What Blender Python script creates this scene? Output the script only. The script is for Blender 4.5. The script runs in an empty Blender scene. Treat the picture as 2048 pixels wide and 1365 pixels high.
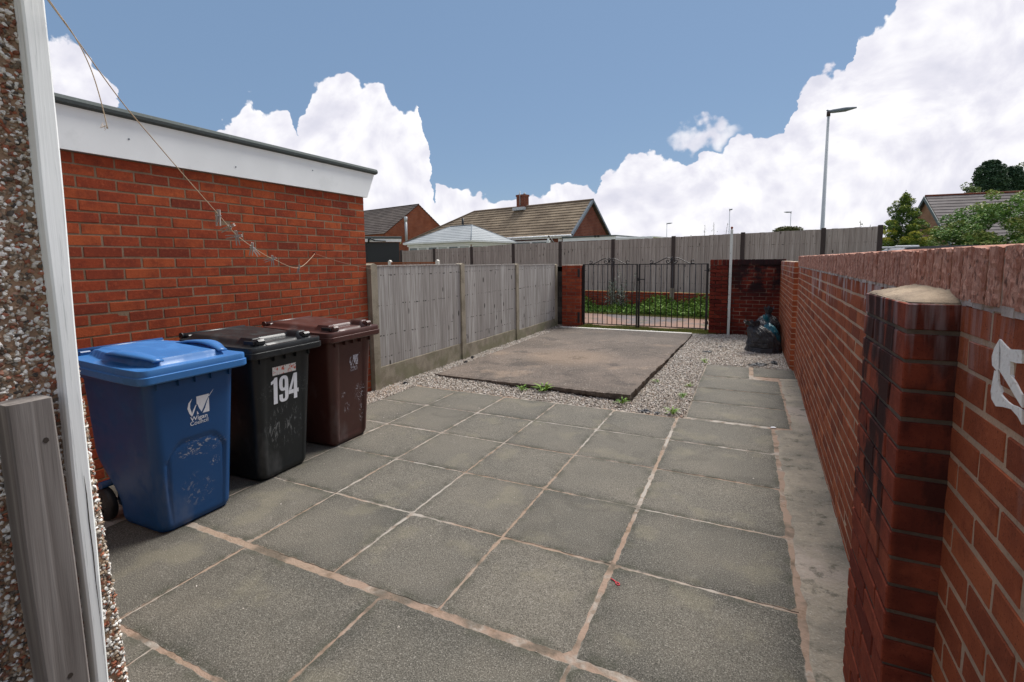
import bpy, math, random
import numpy as np
from mathutils import Vector, Matrix
random.seed(7)
RNG = np.random.default_rng(11)
R = math.radians
scene = bpy.context.scene
C = scene.collection

# ------------------------------------------------------------------ camera
CAM_H = 1.495
cd = bpy.data.cameras.new("camera"); cam = bpy.data.objects.new("camera", cd); C.objects.link(cam)
yaw, pit, rol = 0.4382, 0.1037, -0.0103
fw = Vector((-math.sin(yaw)*math.cos(pit), math.cos(yaw)*math.cos(pit), -math.sin(pit)))
rt = Vector((math.cos(yaw), math.sin(yaw), 0)); up = rt.cross(fw)
r_ = rt*math.cos(rol)+up*math.sin(rol); u_ = -rt*math.sin(rol)+up*math.cos(rol)
M = Matrix((r_, u_, -fw)).transposed().to_4x4(); M.translation = (0, 0, CAM_H)
cam.matrix_world = M
cd.sensor_width = 36; cd.lens = 966.44/2048*36
cd.shift_x = -(1040.04-1024)/2048; cd.shift_y = (622.84-682.5)/2048
cd.clip_start = 0.03; cd.clip_end = 3000
scene.camera = cam

# ------------------------------------------------------------------ view, sun, sky
scene.view_settings.view_transform = 'Standard'; scene.view_settings.look = 'None'
scene.view_settings.gamma = 1; scene.view_settings.use_curve_mapping = False
scene.view_settings.exposure = 0.76
SUN_EL, SUN_AZ = 57, 14        # azimuth from +Y towards +X
sl = bpy.data.lights.new("sun", 'SUN'); sl.energy = 3.4; sl.angle = R(30); sl.color = (1, .96, .9)
so = bpy.data.objects.new("sun", sl); C.objects.link(so)
sd = Vector((math.sin(R(SUN_AZ))*math.cos(R(SUN_EL)), math.cos(R(SUN_AZ))*math.cos(R(SUN_EL)), math.sin(R(SUN_EL))))
so.rotation_euler = sd.to_track_quat('Z', 'Y').to_euler(); so.location = sd*40

class NT:
    def __init__(s, tree): s.t = tree
    def n(s, ty, **kw):
        o = s.t.nodes.new(ty)
        for k, v in kw.items(): setattr(o, k, v)
        return o
    def set(s, sock, v):
        if hasattr(v, 'is_output'): s.t.links.new(v, sock)
        elif isinstance(v, (tuple, list)) and len(v) == 3 and sock.type == 'RGBA': sock.default_value = (*v, 1)
        else: sock.default_value = v
    def math(s, op, a, b=0.0, c=0.0, clamp=False):
        o = s.n('ShaderNodeMath', operation=op); o.use_clamp = clamp
        s.set(o.inputs[0], a); s.set(o.inputs[1], b); s.set(o.inputs[2], c); return o.outputs[0]
    def vmath(s, op, a, b=(0, 0, 0)):
        o = s.n('ShaderNodeVectorMath', operation=op); s.set(o.inputs[0], a)
        if op == 'SCALE': s.set(o.inputs['Scale'], b)
        else: s.set(o.inputs[1], b)
        return o.outputs[1] if op in ('LENGTH', 'DISTANCE', 'DOT_PRODUCT') else o.outputs[0]
    def mix(s, f, a, b, blend='MIX'):
        o = s.n('ShaderNodeMix', data_type='RGBA', blend_type=blend); s.set(o.inputs[0], f)
        s.set(o.inputs[6], a); s.set(o.inputs[7], b); return o.outputs[2]
    def noise(s, vec, scale, detail=3, rough=.55, dist=0.0, color=False):
        o = s.n('ShaderNodeTexNoise'); s.set(o.inputs['Vector'], vec); o.inputs['Scale'].default_value = scale
        o.inputs['Detail'].default_value = detail; o.inputs['Roughness'].default_value = rough; o.inputs['Distortion'].default_value = dist
        return o.outputs[1] if color else o.outputs[0]
    def voro(s, vec, scale, feature='F1', out=0, rand=1.0):
        o = s.n('ShaderNodeTexVoronoi', feature=feature); s.set(o.inputs['Vector'], vec); o.inputs['Scale'].default_value = scale
        o.inputs['Randomness'].default_value = rand
        return o.outputs[out]
    def ramp(s, f, stops, interp='LINEAR'):
        o = s.n('ShaderNodeValToRGB'); cr = o.color_ramp; cr.interpolation = interp
        while len(cr.elements) < len(stops): cr.elements.new(.5)
        for e, (p, c) in zip(cr.elements, stops):
            e.position = p; e.color = (*c, 1) if len(c) == 3 else c
        s.set(o.inputs[0], f); return o.outputs[0]
    def map(s, v, a, b, c=0.0, d=1.0, smooth=True):
        o = s.n('ShaderNodeMapRange'); o.interpolation_type = 'SMOOTHSTEP' if smooth else 'LINEAR'
        s.set(o.inputs[0], v); s.set(o.inputs[1], a); s.set(o.inputs[2], b); s.set(o.inputs[3], c); s.set(o.inputs[4], d); return o.outputs[0]
    def scale(s, vec, sc):
        return s.vmath('MULTIPLY', vec, sc)
    def xyz(s, vec):
        o = s.n('ShaderNodeSeparateXYZ'); s.set(o.inputs[0], vec); return o.outputs
    def comb(s, x, y, z):
        o = s.n('ShaderNodeCombineXYZ'); s.set(o.inputs[0], x); s.set(o.inputs[1], y); s.set(o.inputs[2], z); return o.outputs[0]
    def obj(s): return s.n('ShaderNodeTexCoord').outputs['Object']
    def attr(s, name='rnd'):
        return s.n('ShaderNodeAttribute', attribute_name=name).outputs['Fac']
    def bump(s, h, strength=.5, dist=.01, nrm=None):
        o = s.n('ShaderNodeBump'); s.set(o.inputs['Height'], h); o.inputs['Strength'].default_value = strength; o.inputs['Distance'].default_value = dist
        if nrm is not None: s.set(o.inputs['Normal'], nrm)
        return o.outputs[0]

def mat(name, rough=.7, spec=.4, metal=0.0):
    m = bpy.data.materials.new(name); m.use_nodes = True
    t = NT(m.node_tree); b = m.node_tree.nodes['Principled BSDF']
    b.inputs['Roughness'].default_value = rough; b.inputs['Specular IOR Level'].default_value = spec; b.inputs['Metallic'].default_value = metal
    return m, t, b
def fin(t, b, col=None, nrm=None, rough=None):
    if col is not None: t.set(b.inputs['Base Color'], col)
    if nrm is not None: t.set(b.inputs['Normal'], nrm)
    if rough is not None: t.set(b.inputs['Roughness'], rough)

# world: Nishita sky with cumulus banks laid out by compass direction and elevation
w = bpy.data.worlds.new("World"); scene.world = w; w.use_nodes = True
wt = NT(w.node_tree); bg = w.node_tree.nodes['Background']
sky = wt.n('ShaderNodeTexSky', sky_type='NISHITA'); sky.sun_disc = False
sky.sun_elevation = R(SUN_EL); sky.sun_rotation = R(SUN_AZ); sky.air_density = 1.0; sky.dust_density = 0.3; sky.ozone_density = 1.0
d = wt.n('ShaderNodeTexCoord').outputs['Generated']
dx, dy, dz = wt.xyz(d)
az = wt.math('ARCTAN2', dx, dy); el = wt.math('ARCSINE', dz)
nz = wt.noise(d, 9.0, 6, .58, color=True); nx, ny, nzz = wt.xyz(nz)
nb = wt.voro(d, 34, 'SMOOTH_F1'); nb2 = wt.voro(d, 80, 'SMOOTH_F1')
lob = wt.math('ADD', wt.math('MULTIPLY', nb, -.036), wt.math('MULTIPLY', nb2, -.018))
az2 = wt.math('ADD', az, wt.math('MULTIPLY_ADD', nx, .10, -.05))
el2 = wt.math('SUBTRACT', wt.math('ADD', el, wt.math('MULTIPLY_ADD', ny, .09, -.045)), wt.math('ADD', lob, .022))
AZ0, AZ1 = R(-72), R(22)
OUT = [(-72, 17)]+[(-68.78, 18.42), (-67.9, 17.77), (-66.72, 18.18), (-65.68, 17.59), (-64.65, 16.31), (-63.8, 15.11), (-63.53, 13.35), (-63.33, 10.67), (-56.44, 11.5), (-55.3, 12.9), (-54.12, 14.41), (-52.3, 15.4), (-50.01, 15.53), (-49.18, 13.54), (-48.13, 15.16), (-47.05, 17.14), (-45.26, 18.48), (-43.44, 19.71), (-42.19, 19.0), (-40.61, 19.5), (-39.57, 18.97), (-38.29, 17.61), (-35.97, 17.0), (-35.77, 15.76), (-35.57, 12.42), (-35.37, 10.29), (-35.17, 7.83), (-34.97, 6.33), (-34.77, 7.57), (-34.57, 8.42), (-33.02, 8.94), (-30.75, 8.46), (-29.32, 7.52), (-27.3, 7.29), (-24.97, 7.38), (-22.76, 7.47), (-20.9, 8.33), (-18.03, 8.15), (-16.6, 7.22), (-16.04, 9.07), (-13.54, 10.86), (-9.73, 11.64), (-5.52, 10.73), (-3.53, 11.73), (-1.12, 12.63), (1.45, 12.68), (3.89, 13.07), (4.09, 15.79), (5.81, 17.41), (8.41, 17.62), (8.7, 19.29), (10.31, 20.66), (12.23, 21.47), (13.33, 22.75), (16.54, 22.44), (20.83, 21.61), (22, 24)]
fc = wt.n('ShaderNodeFloatCurve'); cv = fc.mapping.curves[0]
pts = [((R(a)-AZ0)/(AZ1-AZ0), e/60) for a, e in OUT]
cv.points[0].location = pts[0]; cv.points[1].location = pts[-1]
for p in pts[1:-1]: cv.points.new(*p)
for p in cv.points: p.handle_type = 'VECTOR'
fc.mapping.update()
wt.set(fc.inputs['Value'], wt.map(az2, AZ0, AZ1, 0, 1, False))
top = wt.math('MULTIPLY', fc.outputs[0], R(60))
mask = wt.map(wt.math('SUBTRACT', top, el2), -.0015, .004)
# unseen cloud added overhead and behind as fill, thinned behind; thin wisp ahead
back = wt.map(dy, .10, -.25)
backn = wt.map(wt.noise(d, 2.2, 5), .50, .66)  # added cloud kept sparse here so faces turned to the camera get darker
mask = wt.math('MAXIMUM', mask, wt.math('MULTIPLY', back, backn))
zen = wt.math('MULTIPLY', wt.map(dz, .78, .93), wt.map(wt.noise(d, 3.2, 5), .36, .52))
mask = wt.math('MAXIMUM', mask, zen)
def puff(a, e, sa, se, amt):
    qa = wt.math('DIVIDE', wt.math('SUBTRACT', az2, R(a)), R(sa)); qe = wt.math('DIVIDE', wt.math('SUBTRACT', el2, R(e)), R(se))
    q = wt.math('ADD', wt.math('MULTIPLY', qa, qa), wt.math('MULTIPLY', qe, qe))
    return wt.map(q, 1.0, 0.0, 0, amt)
PUFFS = [(-4.6, 13.0, 3.7, 1.15, .92), (-36.9, 15.6, 1.3, .9, 1.0)]
for pf in PUFFS: mask = wt.math('MAXIMUM', mask, puff(*pf))
c1 = wt.noise(d, 5.5, 6, .6, .4); c2 = wt.noise(wt.vmath('ADD', d, (.0, .0, .035)), 5.5, 6, .6, .4)
relief = wt.math('MULTIPLY_ADD', wt.math('SUBTRACT', c1, c2), 3.0, .52)
v1 = wt.math('MULTIPLY_ADD', nb, .5, wt.math('MULTIPLY', relief, .6))
shade = wt.ramp(wt.math('ADD', wt.math('MULTIPLY', c1, .45), wt.math('MULTIPLY', v1, .6)),
                [(.30, (.44, .44, .50)), (.45, (.50, .495, .545)), (.58, (.57, .565, .595)), (.74, (.655, .645, .655))])
blue = wt.vmath('MULTIPLY', sky.outputs[0], (.10, .10, .10))
SKYMUL = (1, 1, 1)

blue = wt.mix(.82, blue, (.110, .172, .270))
wt.set(bg.inputs['Color'], wt.mix(mask, blue, shade))
bg.inputs['Strength'].default_value = 1.0

# ------------------------------------------------------------------ helpers
def tag(o, label=None, cat=None, group=None, kind=None):
    if label: o['label'] = label
    if cat: o['category'] = cat
    if group: o['group'] = group
    if kind: o['kind'] = kind
    return o
def empty(name, loc=(0, 0, 0), rz=0, label=None, cat=None, group=None):
    o = bpy.data.objects.new(name, None); C.objects.link(o); o.location = loc; o.rotation_euler = (0, 0, rz); o.empty_display_size = .1
    return tag(o, label, cat, group)
def link(name, me, m, parent=None):
    o = bpy.data.objects.new(name, me); C.objects.link(o)
    if m is not None: me.materials.append(m)
    if parent: o.parent = parent
    return o
def set_attr(me, vals, name='rnd'):
    a = me.attributes.new(name, 'FLOAT', 'POINT'); a.data.foreach_set('value', np.asarray(vals, np.float32))
def npmesh(name, V, F, rnd=None, smooth=False):
    V = np.asarray(V, np.float32); F = np.asarray(F, np.int32); k = F.shape[1]
    me = bpy.data.meshes.new(name)
    me.vertices.add(len(V)); me.vertices.foreach_set('co', V.ravel())
    me.loops.add(F.size); me.loops.foreach_set('vertex_index', F.ravel())
    me.polygons.add(len(F)); me.polygons.foreach_set('loop_start', np.arange(0, F.size, k, dtype=np.int32))
    me.polygons.foreach_set('loop_total', np.full(len(F), k, np.int32))
    me.polygons.foreach_set('use_smooth', np.full(len(F), bool(smooth)))
    me.update(calc_edges=True)
    if rnd is not None: set_attr(me, rnd)
    return me

class MB:
    """collects shapes into one mesh"""
    def __init__(s): s.v = []; s.f = []; s.r = []; s.sm = []
    def add(s, vs, fs, rnd=.5, smooth=False):
        o = len(s.v); s.v += [tuple(v) for v in vs]; s.f += [tuple(o+i for i in f) for f in fs]
        s.r += [rnd]*len(vs); s.sm += [smooth]*len(fs); return s
    def box(s, a, b, rnd=.5, M=None, c=0.0):
        a = Vector(a); b = Vector(b); ct = (a+b)/2; h = (b-a)/2
        if c <= 0:
            vs = [ct+Vector((h.x*i, h.y*j, h.z*k)) for i in (-1, 1) for j in (-1, 1) for k in (-1, 1)]
            fs = [(0, 1, 3, 2), (4, 6, 7, 5), (0, 4, 5, 1), (2, 3, 7, 6), (0, 2, 6, 4), (1, 5, 7, 3)]
        else:
            vs = [ct+Vector([sg[i]*(h[i]-(0 if i == ax else c)) for i in range(3)]) for sg, ax in CB_S]
            fs = CB_F
        if M is not None: vs = [M @ v for v in vs]
        return s.add(vs, fs, rnd)
    def tube(s, path, rad, n=8, rnd=.5, caps=True, smooth=True):
        P = [Vector(p) for p in path]; m = len(P)
        rs = rad if isinstance(rad, (list, tuple)) else [rad]*m
        vs = []; t0 = None
        for i, p in enumerate(P):
            t = (P[min(i+1, m-1)]-P[max(i-1, 0)]).normalized()
            if t0 is None:
                a = t.orthogonal().normalized()
            else:
                a = (a - t*a.dot(t)).normalized()
            t0 = t; b = t.cross(a)
            for k in range(n):
                th = 2*math.pi*k/n; vs.append(p+(a*math.cos(th)+b*math.sin(th))*rs[i])
        fs = [(i*n+k, i*n+(k+1) % n, (i+1)*n+(k+1) % n, (i+1)*n+k) for i in range(m-1) for k in range(n)]
        s.add(vs, fs, rnd, smooth)
        if caps:
            o = len(s.v)-len(vs)
            s.f += [tuple(o+k for k in reversed(range(n))), tuple(o+(m-1)*n+k for k in range(n))]; s.sm += [False, False]
        return s
    def prism(s, poly, ax, a, b, rnd=.5, M=None):
        n = len(poly); vs = []
        for h in (a, b):
            for p in poly:
                q = [p[0], p[1]]; q.insert(ax, h); vs.append(Vector(q))
        if M is not None: vs = [M @ v for v in vs]
        fs = [tuple(reversed(range(n))), tuple(range(n, 2*n))]+[(i, (i+1) % n, n+(i+1) % n, n+i) for i in range(n)]
        return s.add(vs, fs, rnd)
    def quad(s, a, b, c, d, rnd=.5): return s.add([a, b, c, d], [(0, 1, 2, 3)], rnd)
    def build(s, name, m, parent=None):
        me = bpy.data.meshes.new(name); me.from_pydata([tuple(v) for v in s.v], [], s.f)
        me.polygons.foreach_set('use_smooth', s.sm); me.update(); set_attr(me, s.r)
        import bmesh
        bm = bmesh.new(); bm.from_mesh(me); bmesh.ops.recalc_face_normals(bm, faces=bm.faces); bm.to_mesh(me); bm.free()
        return link(name, me, m, parent)
# chamfered cube template: 24 verts (sign vector, axis)
CB_S = []; _ix = {}
for sx in (-1, 1):
    for sy in (-1, 1):
        for sz in (-1, 1):
            for ax in range(3):
                _ix[(sx, sy, sz, ax)] = len(CB_S); CB_S.append(((sx, sy, sz), ax))
CB_F = []
for ax in range(3):
    o1, o2 = [i for i in range(3) if i != ax]
    for sg in (-1, 1):
        q = []
        for a, b in ((-1, -1), (1, -1), (1, 1), (-1, 1)):
            k = [0, 0, 0]; k[ax] = sg; k[o1] = a; k[o2] = b; q.append(_ix[(*k, ax)])
        if (sg > 0) == (ax == 1): q = q[::-1]
        CB_F.append(tuple(q))
for a1 in range(3):
    for a2 in range(a1+1, 3):
        o = [i for i in range(3) if i not in (a1, a2)][0]
        for s1 in (-1, 1):
            for s2 in (-1, 1):
                k = [0, 0, 0]; k[a1] = s1; k[a2] = s2
                k[o] = -1; A = _ix[(*k, a1)]; B = _ix[(*k, a2)]; k[o] = 1; D = _ix[(*k, a1)]; E_ = _ix[(*k, a2)]
                q = (A, B, E_, D)
                if (s1*s2 > 0) == (a2-a1 == 1): q = q[::-1]
                CB_F.append(q)
CB_Q = np.array(CB_F, np.int32)
CB_T = []
for sx in (-1, 1):
    for sy in (-1, 1):
        for sz in (-1, 1):
            q = [_ix[(sx, sy, sz, a)] for a in range(3)]; CB_T.append(q if sx*sy*sz > 0 else q[::-1])
CB_SG = np.array([s for s, a in CB_S], np.float32); CB_AX = np.array([a for s, a in CB_S])
CB_ONE = np.eye(3, dtype=np.float32)[CB_AX]

class Bricks:
    """real chamfered bricks gathered into one mesh, in a frame (origin, U along, N outward, Z up)"""
    def __init__(s, O, ang=0.0): s.O = np.array(O, float); s.a = ang; s.c = []; s.h = []; s.r = []; s.rot = []
    def brick(s, u0, u1, n0, n1, z0, z1, jit=1.0):
        s.c.append(((u0+u1)/2, (n0+n1)/2+random.uniform(-.0012, .0012)*jit, (z0+z1)/2+random.uniform(-.001, .001)*jit))
        s.h.append(((u1-u0)/2+random.uniform(-.0015, .001)*jit, (n1-n0)/2, (z1-z0)/2+random.uniform(-.001, .0006)*jit))
        s.r.append(random.random()); s.rot.append(random.uniform(-.008, .008)*jit)
    def wall(s, u0, u1, z0, ncourse, n0=-.1, n1=0.0, phase=0, L=.225, Hc=.075, j=.0115, header_end=True):
        for k in range(ncourse):
            z = z0+k*Hc; off = 0 if (k+phase) % 2 else -L/2
            u = u0+off
            while u < u1-.002:
                a = max(u, u0); b = min(u+L-j, u1)
                if u+L > u1-.04 and b < u1: b = u1 if u+L-j > u1-.05 else b
                if b-a > .02: s.brick(a, b, n0, n1, z+j/2, z+Hc-j/2)
                u += L
    def mesh(s, name, m, parent=None, cham=.003):
        c = np.array(s.c, np.float32); h = np.array(s.h, np.float32)
        V = CB_SG[None]*(h[:, None, :]-cham*(1-CB_ONE[None]))
        rot = np.array(s.rot, np.float32)[:, None]
        V[..., 0], V[..., 2] = V[..., 0]-rot*V[..., 2], V[..., 2]+rot*V[..., 0]
        V += RNG.normal(0, .0006, V.shape)
        V = (V+c[:, None, :]).reshape(-1, 3)
        ca, sa = math.cos(s.a), math.sin(s.a)
        X = V[:, 0]*ca-V[:, 1]*sa+s.O[0]; Y = V[:, 0]*sa+V[:, 1]*ca+s.O[1]; Z = V[:, 2]+s.O[2]
        V = np.stack([X, Y, Z], 1)
        n = len(c); F = (CB_Q[None]+24*np.arange(n)[:, None, None]).reshape(-1, 4)
        T = (np.array(CB_T)[None]+24*np.arange(n)[:, None, None]).reshape(-1, 3)
        T4 = np.concatenate([T, T[:, 2:3]], 1)
        me = bpy.data.meshes.new(name); loops = np.concatenate([F.ravel(), T.ravel()]).astype(np.int32)
        me.vertices.add(len(V)); me.vertices.foreach_set('co', V.astype(np.float32).ravel())
        me.loops.add(len(loops)); me.loops.foreach_set('vertex_index', loops)
        st = np.concatenate([np.arange(len(F))*4, len(F)*4+np.arange(len(T))*3]).astype(np.int32)
        tt = np.concatenate([np.full(len(F), 4), np.full(len(T), 3)]).astype(np.int32)
        me.polygons.add(len(st)); me.polygons.foreach_set('loop_start', st); me.polygons.foreach_set('loop_total', tt)
        me.polygons.foreach_set('use_smooth', np.zeros(len(st), bool))
        me.update(calc_edges=True); set_attr(me, np.repeat(np.array(s.r), 24))
        set_attr(me, (np.abs(CB_SG[:, 0])[None]*np.ones((n, 1))).ravel()*0, 'dummy')
        return link(name, me, m, parent)

# unit icosphere (0: 12 verts) and a subdivided one
def ico(sub=0):
    t = (1+5**.5)/2
    V = [(-1, t, 0), (1, t, 0), (-1, -t, 0), (1, -t, 0), (0, -1, t), (0, 1, t), (0, -1, -t), (0, 1, -t), (t, 0, -1), (t, 0, 1), (-t, 0, -1), (-t, 0, 1)]
    F = [(0, 11, 5), (0, 5, 1), (0, 1, 7), (0, 7, 10), (0, 10, 11), (1, 5, 9), (5, 11, 4), (11, 10, 2), (10, 7, 6), (7, 1, 8), (3, 9, 4), (3, 4, 2), (3, 2, 6), (3, 6, 8), (3, 8, 9), (4, 9, 5), (2, 4, 11), (6, 2, 10), (8, 6, 7), (9, 8, 1)]
    V = [Vector(v).normalized() for v in V]
    for _ in range(sub):
        cache = {}; NF = []
        def mid(a, b):
            k = (min(a, b), max(a, b))
            if k not in cache: cache[k] = len(V); V.append(((V[a]+V[b])/2).normalized())
            return cache[k]
        for a, b, c in F:
            x, y, z = mid(a, b), mid(b, c), mid(c, a); NF += [(a, x, z), (b, y, x), (c, z, y), (x, y, z)]
        F = NF
    return np.array([tuple(v) for v in V], np.float32), np.array(F, np.int32)
ICO0 = ico(0)
def rand_rot(n, tilt=None):
    q = RNG.normal(size=(n, 4)); q /= np.linalg.norm(q, axis=1, keepdims=True)
    w_, x, y, z = q.T
    return np.stack([np.stack([1-2*(y*y+z*z), 2*(x*y-z*w_), 2*(x*z+y*w_)], -1), np.stack([2*(x*y+z*w_), 1-2*(x*x+z*z), 2*(y*z-x*w_)], -1), np.stack([2*(x*z-y*w_), 2*(y*z+x*w_), 1-2*(x*x+y*y)], -1)], 1)
def stones(name, pos, size, m, parent=None, flat=(1, .8, .55), rnd=None):
    n = len(pos); V0, F0 = ICO0
    V = V0[None]*np.array(flat)[None, None]*RNG.uniform(.72, 1.28, (n, len(V0), 1))
    V = V*RNG.uniform(.75, 1.25, (n, 1, 3))
    V = np.einsum('nij,nkj->nki', rand_rot(n), V)*np.asarray(size)[:, None, None]+np.asarray(pos)[:, None, :]
    F = (F0[None]+len(V0)*np.arange(n)[:, None, None]).reshape(-1, 3)
    rr = np.repeat(RNG.random(n) if rnd is None else rnd, len(V0))
    return link(name, npmesh(name, V.reshape(-1, 3), F, rr), m, parent)
def leaves(pos, size, nrm_up=.3, asp=.55, rnd=None, bend=True):
    """many small folded leaves: returns V,F,rnd arrays"""
    n = len(pos); Q = rand_rot(n)
    T = np.array([(-.5, 0, 0), (0, -asp/2, .06), (.5, 0, -.05), (0, asp/2, .06)], np.float32)
    V = np.einsum('nij,kj->nki', Q, T)
    V[..., 2] *= (1-nrm_up)
    V = V*np.asarray(size)[:, None, None]+np.asarray(pos)[:, None, :]
    F = (np.array([(0, 1, 2), (0, 2, 3)])[None]+4*np.arange(n)[:, None, None]).reshape(-1, 3)
    rr = np.repeat(RNG.random(n) if rnd is None else rnd, 4)
    return V.reshape(-1, 3), F, rr
def spl(P, n=6):
    P = [Vector(p) for p in P]; out = []
    for i in range(len(P)-1):
        p0, p1, p2, p3 = P[max(i-1, 0)], P[i], P[i+1], P[min(i+2, len(P)-1)]
        for k in range(n):
            s = k/n; out.append(.5*((2*p1)+(-p0+p2)*s+(2*p0-5*p1+4*p2-p3)*s*s+(-p0+3*p1-3*p2+p3)*s**3))
    return out+[P[-1]]
def fold(x): return np.abs(((x) % 2)-1)
def sn(V, f, ph=0):
    """cheap smooth pseudo noise on Nx3"""
    x, y, z = V[..., 0]*f, V[..., 1]*f, V[..., 2]*f
    return (np.sin(x*1.7+1.3*np.sin(y*1.1+ph)+ph)+np.sin(y*2.1+1.7*np.sin(z*1.3-ph)+2*ph)+np.sin(z*1.9+1.1*np.sin(x*1.7+ph)+3*ph))/3

# ------------------------------------------------------------------ materials
def brick_mat(name, dark, mid, bright, stain=None, rough=.93, seed=0.0, speck=.35):
    m, t, b = mat(name, rough, .12); o = t.obj(); r = t.attr()
    o2 = t.vmath('ADD', o, (seed, seed*2, 0))
    base = t.ramp(r, [(0, dark), (.22, mid), (.6, mid), (1, bright)])
    n1 = t.noise(t.vmath('ADD', o2, t.comb(t.math('MULTIPLY', r, 7), 0, 0)), 9, 4, .6)
    col = t.mix(t.map(n1, .42, .68, 0, .65), base, dark)
    n2 = t.noise(o2, 46, 4, .65)
    col = t.mix(t.map(n2, .50, .74, 0, speck), col, tuple(min(1, c*1.7+.02) for c in bright))
    n3 = t.noise(o2, 210, 2, .6)
    col = t.mix(t.map(n3, .58, .70, 0, .55), col, (.03, .012, .01))
    if stain: col = stain(t, o, col)
    h = t.math('ADD', t.math('MULTIPLY', t.noise(o2, 60, 5, .65), .7), t.math('MULTIPLY', n3, .35))
    fin(t, b, col, t.bump(h, .55, .004)); return m
def mortar_mat(name, c1, c2, stain=None):
    m, t, b = mat(name, .95, .15); o = t.obj()
    col = t.mix(t.map(t.noise(o, 6, 4), .35, .65), c1, c2)
    col = t.mix(t.map(t.noise(o, 90, 3), .5, .7, 0, .4), col, tuple(c*.5 for c in c1))
    if stain: col = stain(t, o, col)
    fin(t, b, col, t.bump(t.noise(o, 140, 4, .7), .7, .004)); return m

def stain_garage(t, o, col):
    x, y, z = t.xyz(o)
    k = t.math('MULTIPLY', t.map(z, .55, .05), t.map(t.noise(o, 5, 4), .35, .6, .2, .8))
    return t.mix(k, col, (.055, .03, .025))
M_BRICK_G = brick_mat("garage_brick", (.170, .036, .021), (.285, .055, .024), (.390, .090, .032), None, seed=3, speck=.22)
M_MORT_G = mortar_mat("garage_mortar", (.19, .125, .078), (.26, .18, .12))

def stain_wall(t, o, col):
    x, y, z = t.xyz(o)
    # efflorescence drips below the coping, in vertical streaks
    sv = t.scale(o, (9, 9, .55)); n = t.noise(sv, 1.7, 5, .65)
    lim = t.math('MULTIPLY_ADD', t.noise(t.scale(o, (2.2, 2.2, 0)), 1.0, 3), 1.1, -.40)   # drip length
    dep = t.math('SUBTRACT', 1.40, z)
    inr = t.map(t.math('SUBTRACT', lim, dep), -.03, .06)
    k = t.math('MULTIPLY', inr, t.map(n, .48, .62, 0, .8))
    far = t.map(y, 1.3, 2.3, .35, 1)
    col = t.mix(t.math('MULTIPLY', k, far), col, (.50, .44, .44))
    # pale bloom
    bl = t.math('MULTIPLY', t.map(t.noise(t.scale(o, (3, 3, 1.5)), 2.3, 5), .62, .72, 0, .5), 1.0)
    col = t.mix(t.math('MULTIPLY', bl, .6), col, (.33, .20, .17))
    return col
def stain_shade_pillar(t, o, col):
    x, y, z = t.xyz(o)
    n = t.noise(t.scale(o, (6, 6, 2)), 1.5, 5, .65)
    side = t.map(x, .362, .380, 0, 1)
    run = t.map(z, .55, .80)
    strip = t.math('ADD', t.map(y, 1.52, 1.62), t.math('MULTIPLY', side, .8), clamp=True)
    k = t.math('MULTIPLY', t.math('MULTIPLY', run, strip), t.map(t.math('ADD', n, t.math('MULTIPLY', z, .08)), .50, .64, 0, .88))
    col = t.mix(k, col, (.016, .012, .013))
    col = t.mix(t.math('MULTIPLY', side, t.map(t.noise(o, 9, 4), .35, .6, .25, .65)), col, (.050, .014, .012))  # shade of the camera-facing side painted into the brick, mottled over the soot
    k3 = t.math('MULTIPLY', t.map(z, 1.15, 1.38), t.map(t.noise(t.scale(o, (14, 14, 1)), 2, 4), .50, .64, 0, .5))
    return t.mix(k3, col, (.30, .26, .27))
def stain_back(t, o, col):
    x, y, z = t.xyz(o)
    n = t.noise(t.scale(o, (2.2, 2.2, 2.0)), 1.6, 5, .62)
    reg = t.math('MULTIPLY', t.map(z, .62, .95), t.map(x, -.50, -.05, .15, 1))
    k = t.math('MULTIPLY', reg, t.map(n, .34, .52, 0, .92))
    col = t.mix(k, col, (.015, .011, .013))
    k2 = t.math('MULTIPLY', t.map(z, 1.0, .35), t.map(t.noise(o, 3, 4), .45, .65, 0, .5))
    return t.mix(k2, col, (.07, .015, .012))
M_BRICK_W = brick_mat("boundary_wall_brick", (.19, .050, .027), (.315, .085, .038), (.41, .125, .055), stain_wall, seed=1, speck=.13)
M_MORT_W = mortar_mat("boundary_wall_mortar", (.52, .37, .26), (.40, .30, .22), stain_wall)
M_BRICK_P = brick_mat("pillar_brick", (.14, .028, .018), (.250, .056, .030), (.33, .085, .042), stain_shade_pillar, seed=5, speck=.15)
M_MORT_P = mortar_mat("pillar_mortar", (.17, .135, .105), (.09, .075, .062))
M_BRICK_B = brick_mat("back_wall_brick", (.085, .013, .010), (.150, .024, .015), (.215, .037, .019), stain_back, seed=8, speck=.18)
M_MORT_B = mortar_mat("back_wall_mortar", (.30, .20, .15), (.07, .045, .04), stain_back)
M_BRICK_GP = brick_mat("gate_pillar_brick", (.17, .030, .019), (.26, .050, .024), (.33, .075, .034), None, seed=9, speck=.15)

m, t, b = mat("coping_brick", .9, .2); o = t.obj(); r = t.attr()
n = t.noise(t.scale(o, (60, 60, 22)), 1, 5, .65)
col = t.mix(t.map(n, .40, .62), (.36, .150, .10), (.56, .31, .235))
col = t.mix(t.map(t.noise(t.scale(o, (95, 95, 38)), 1, 4, .6), .55, .66, 0, .8), col, (.075, .04, .032))
col = t.mix(t.map(r, 0, 1, 0, .3), col, (.30, .17, .135))
fin(t, b, col, t.bump(t.noise(t.scale(o, (140, 140, 70)), 1, 5, .7), .8, .004)); M_COPING = m
M_MORT_TOP = mortar_mat("coping_mortar", (.50, .43, .38), (.36, .27, .21))
M_MORT_BED = mortar_mat("white_mortar_bed", (.55, .50, .48), (.36, .31, .28))
M_MORT_CAP = mortar_mat("sandy_mortar_cap", (.34, .265, .19), (.20, .155, .115))

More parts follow.
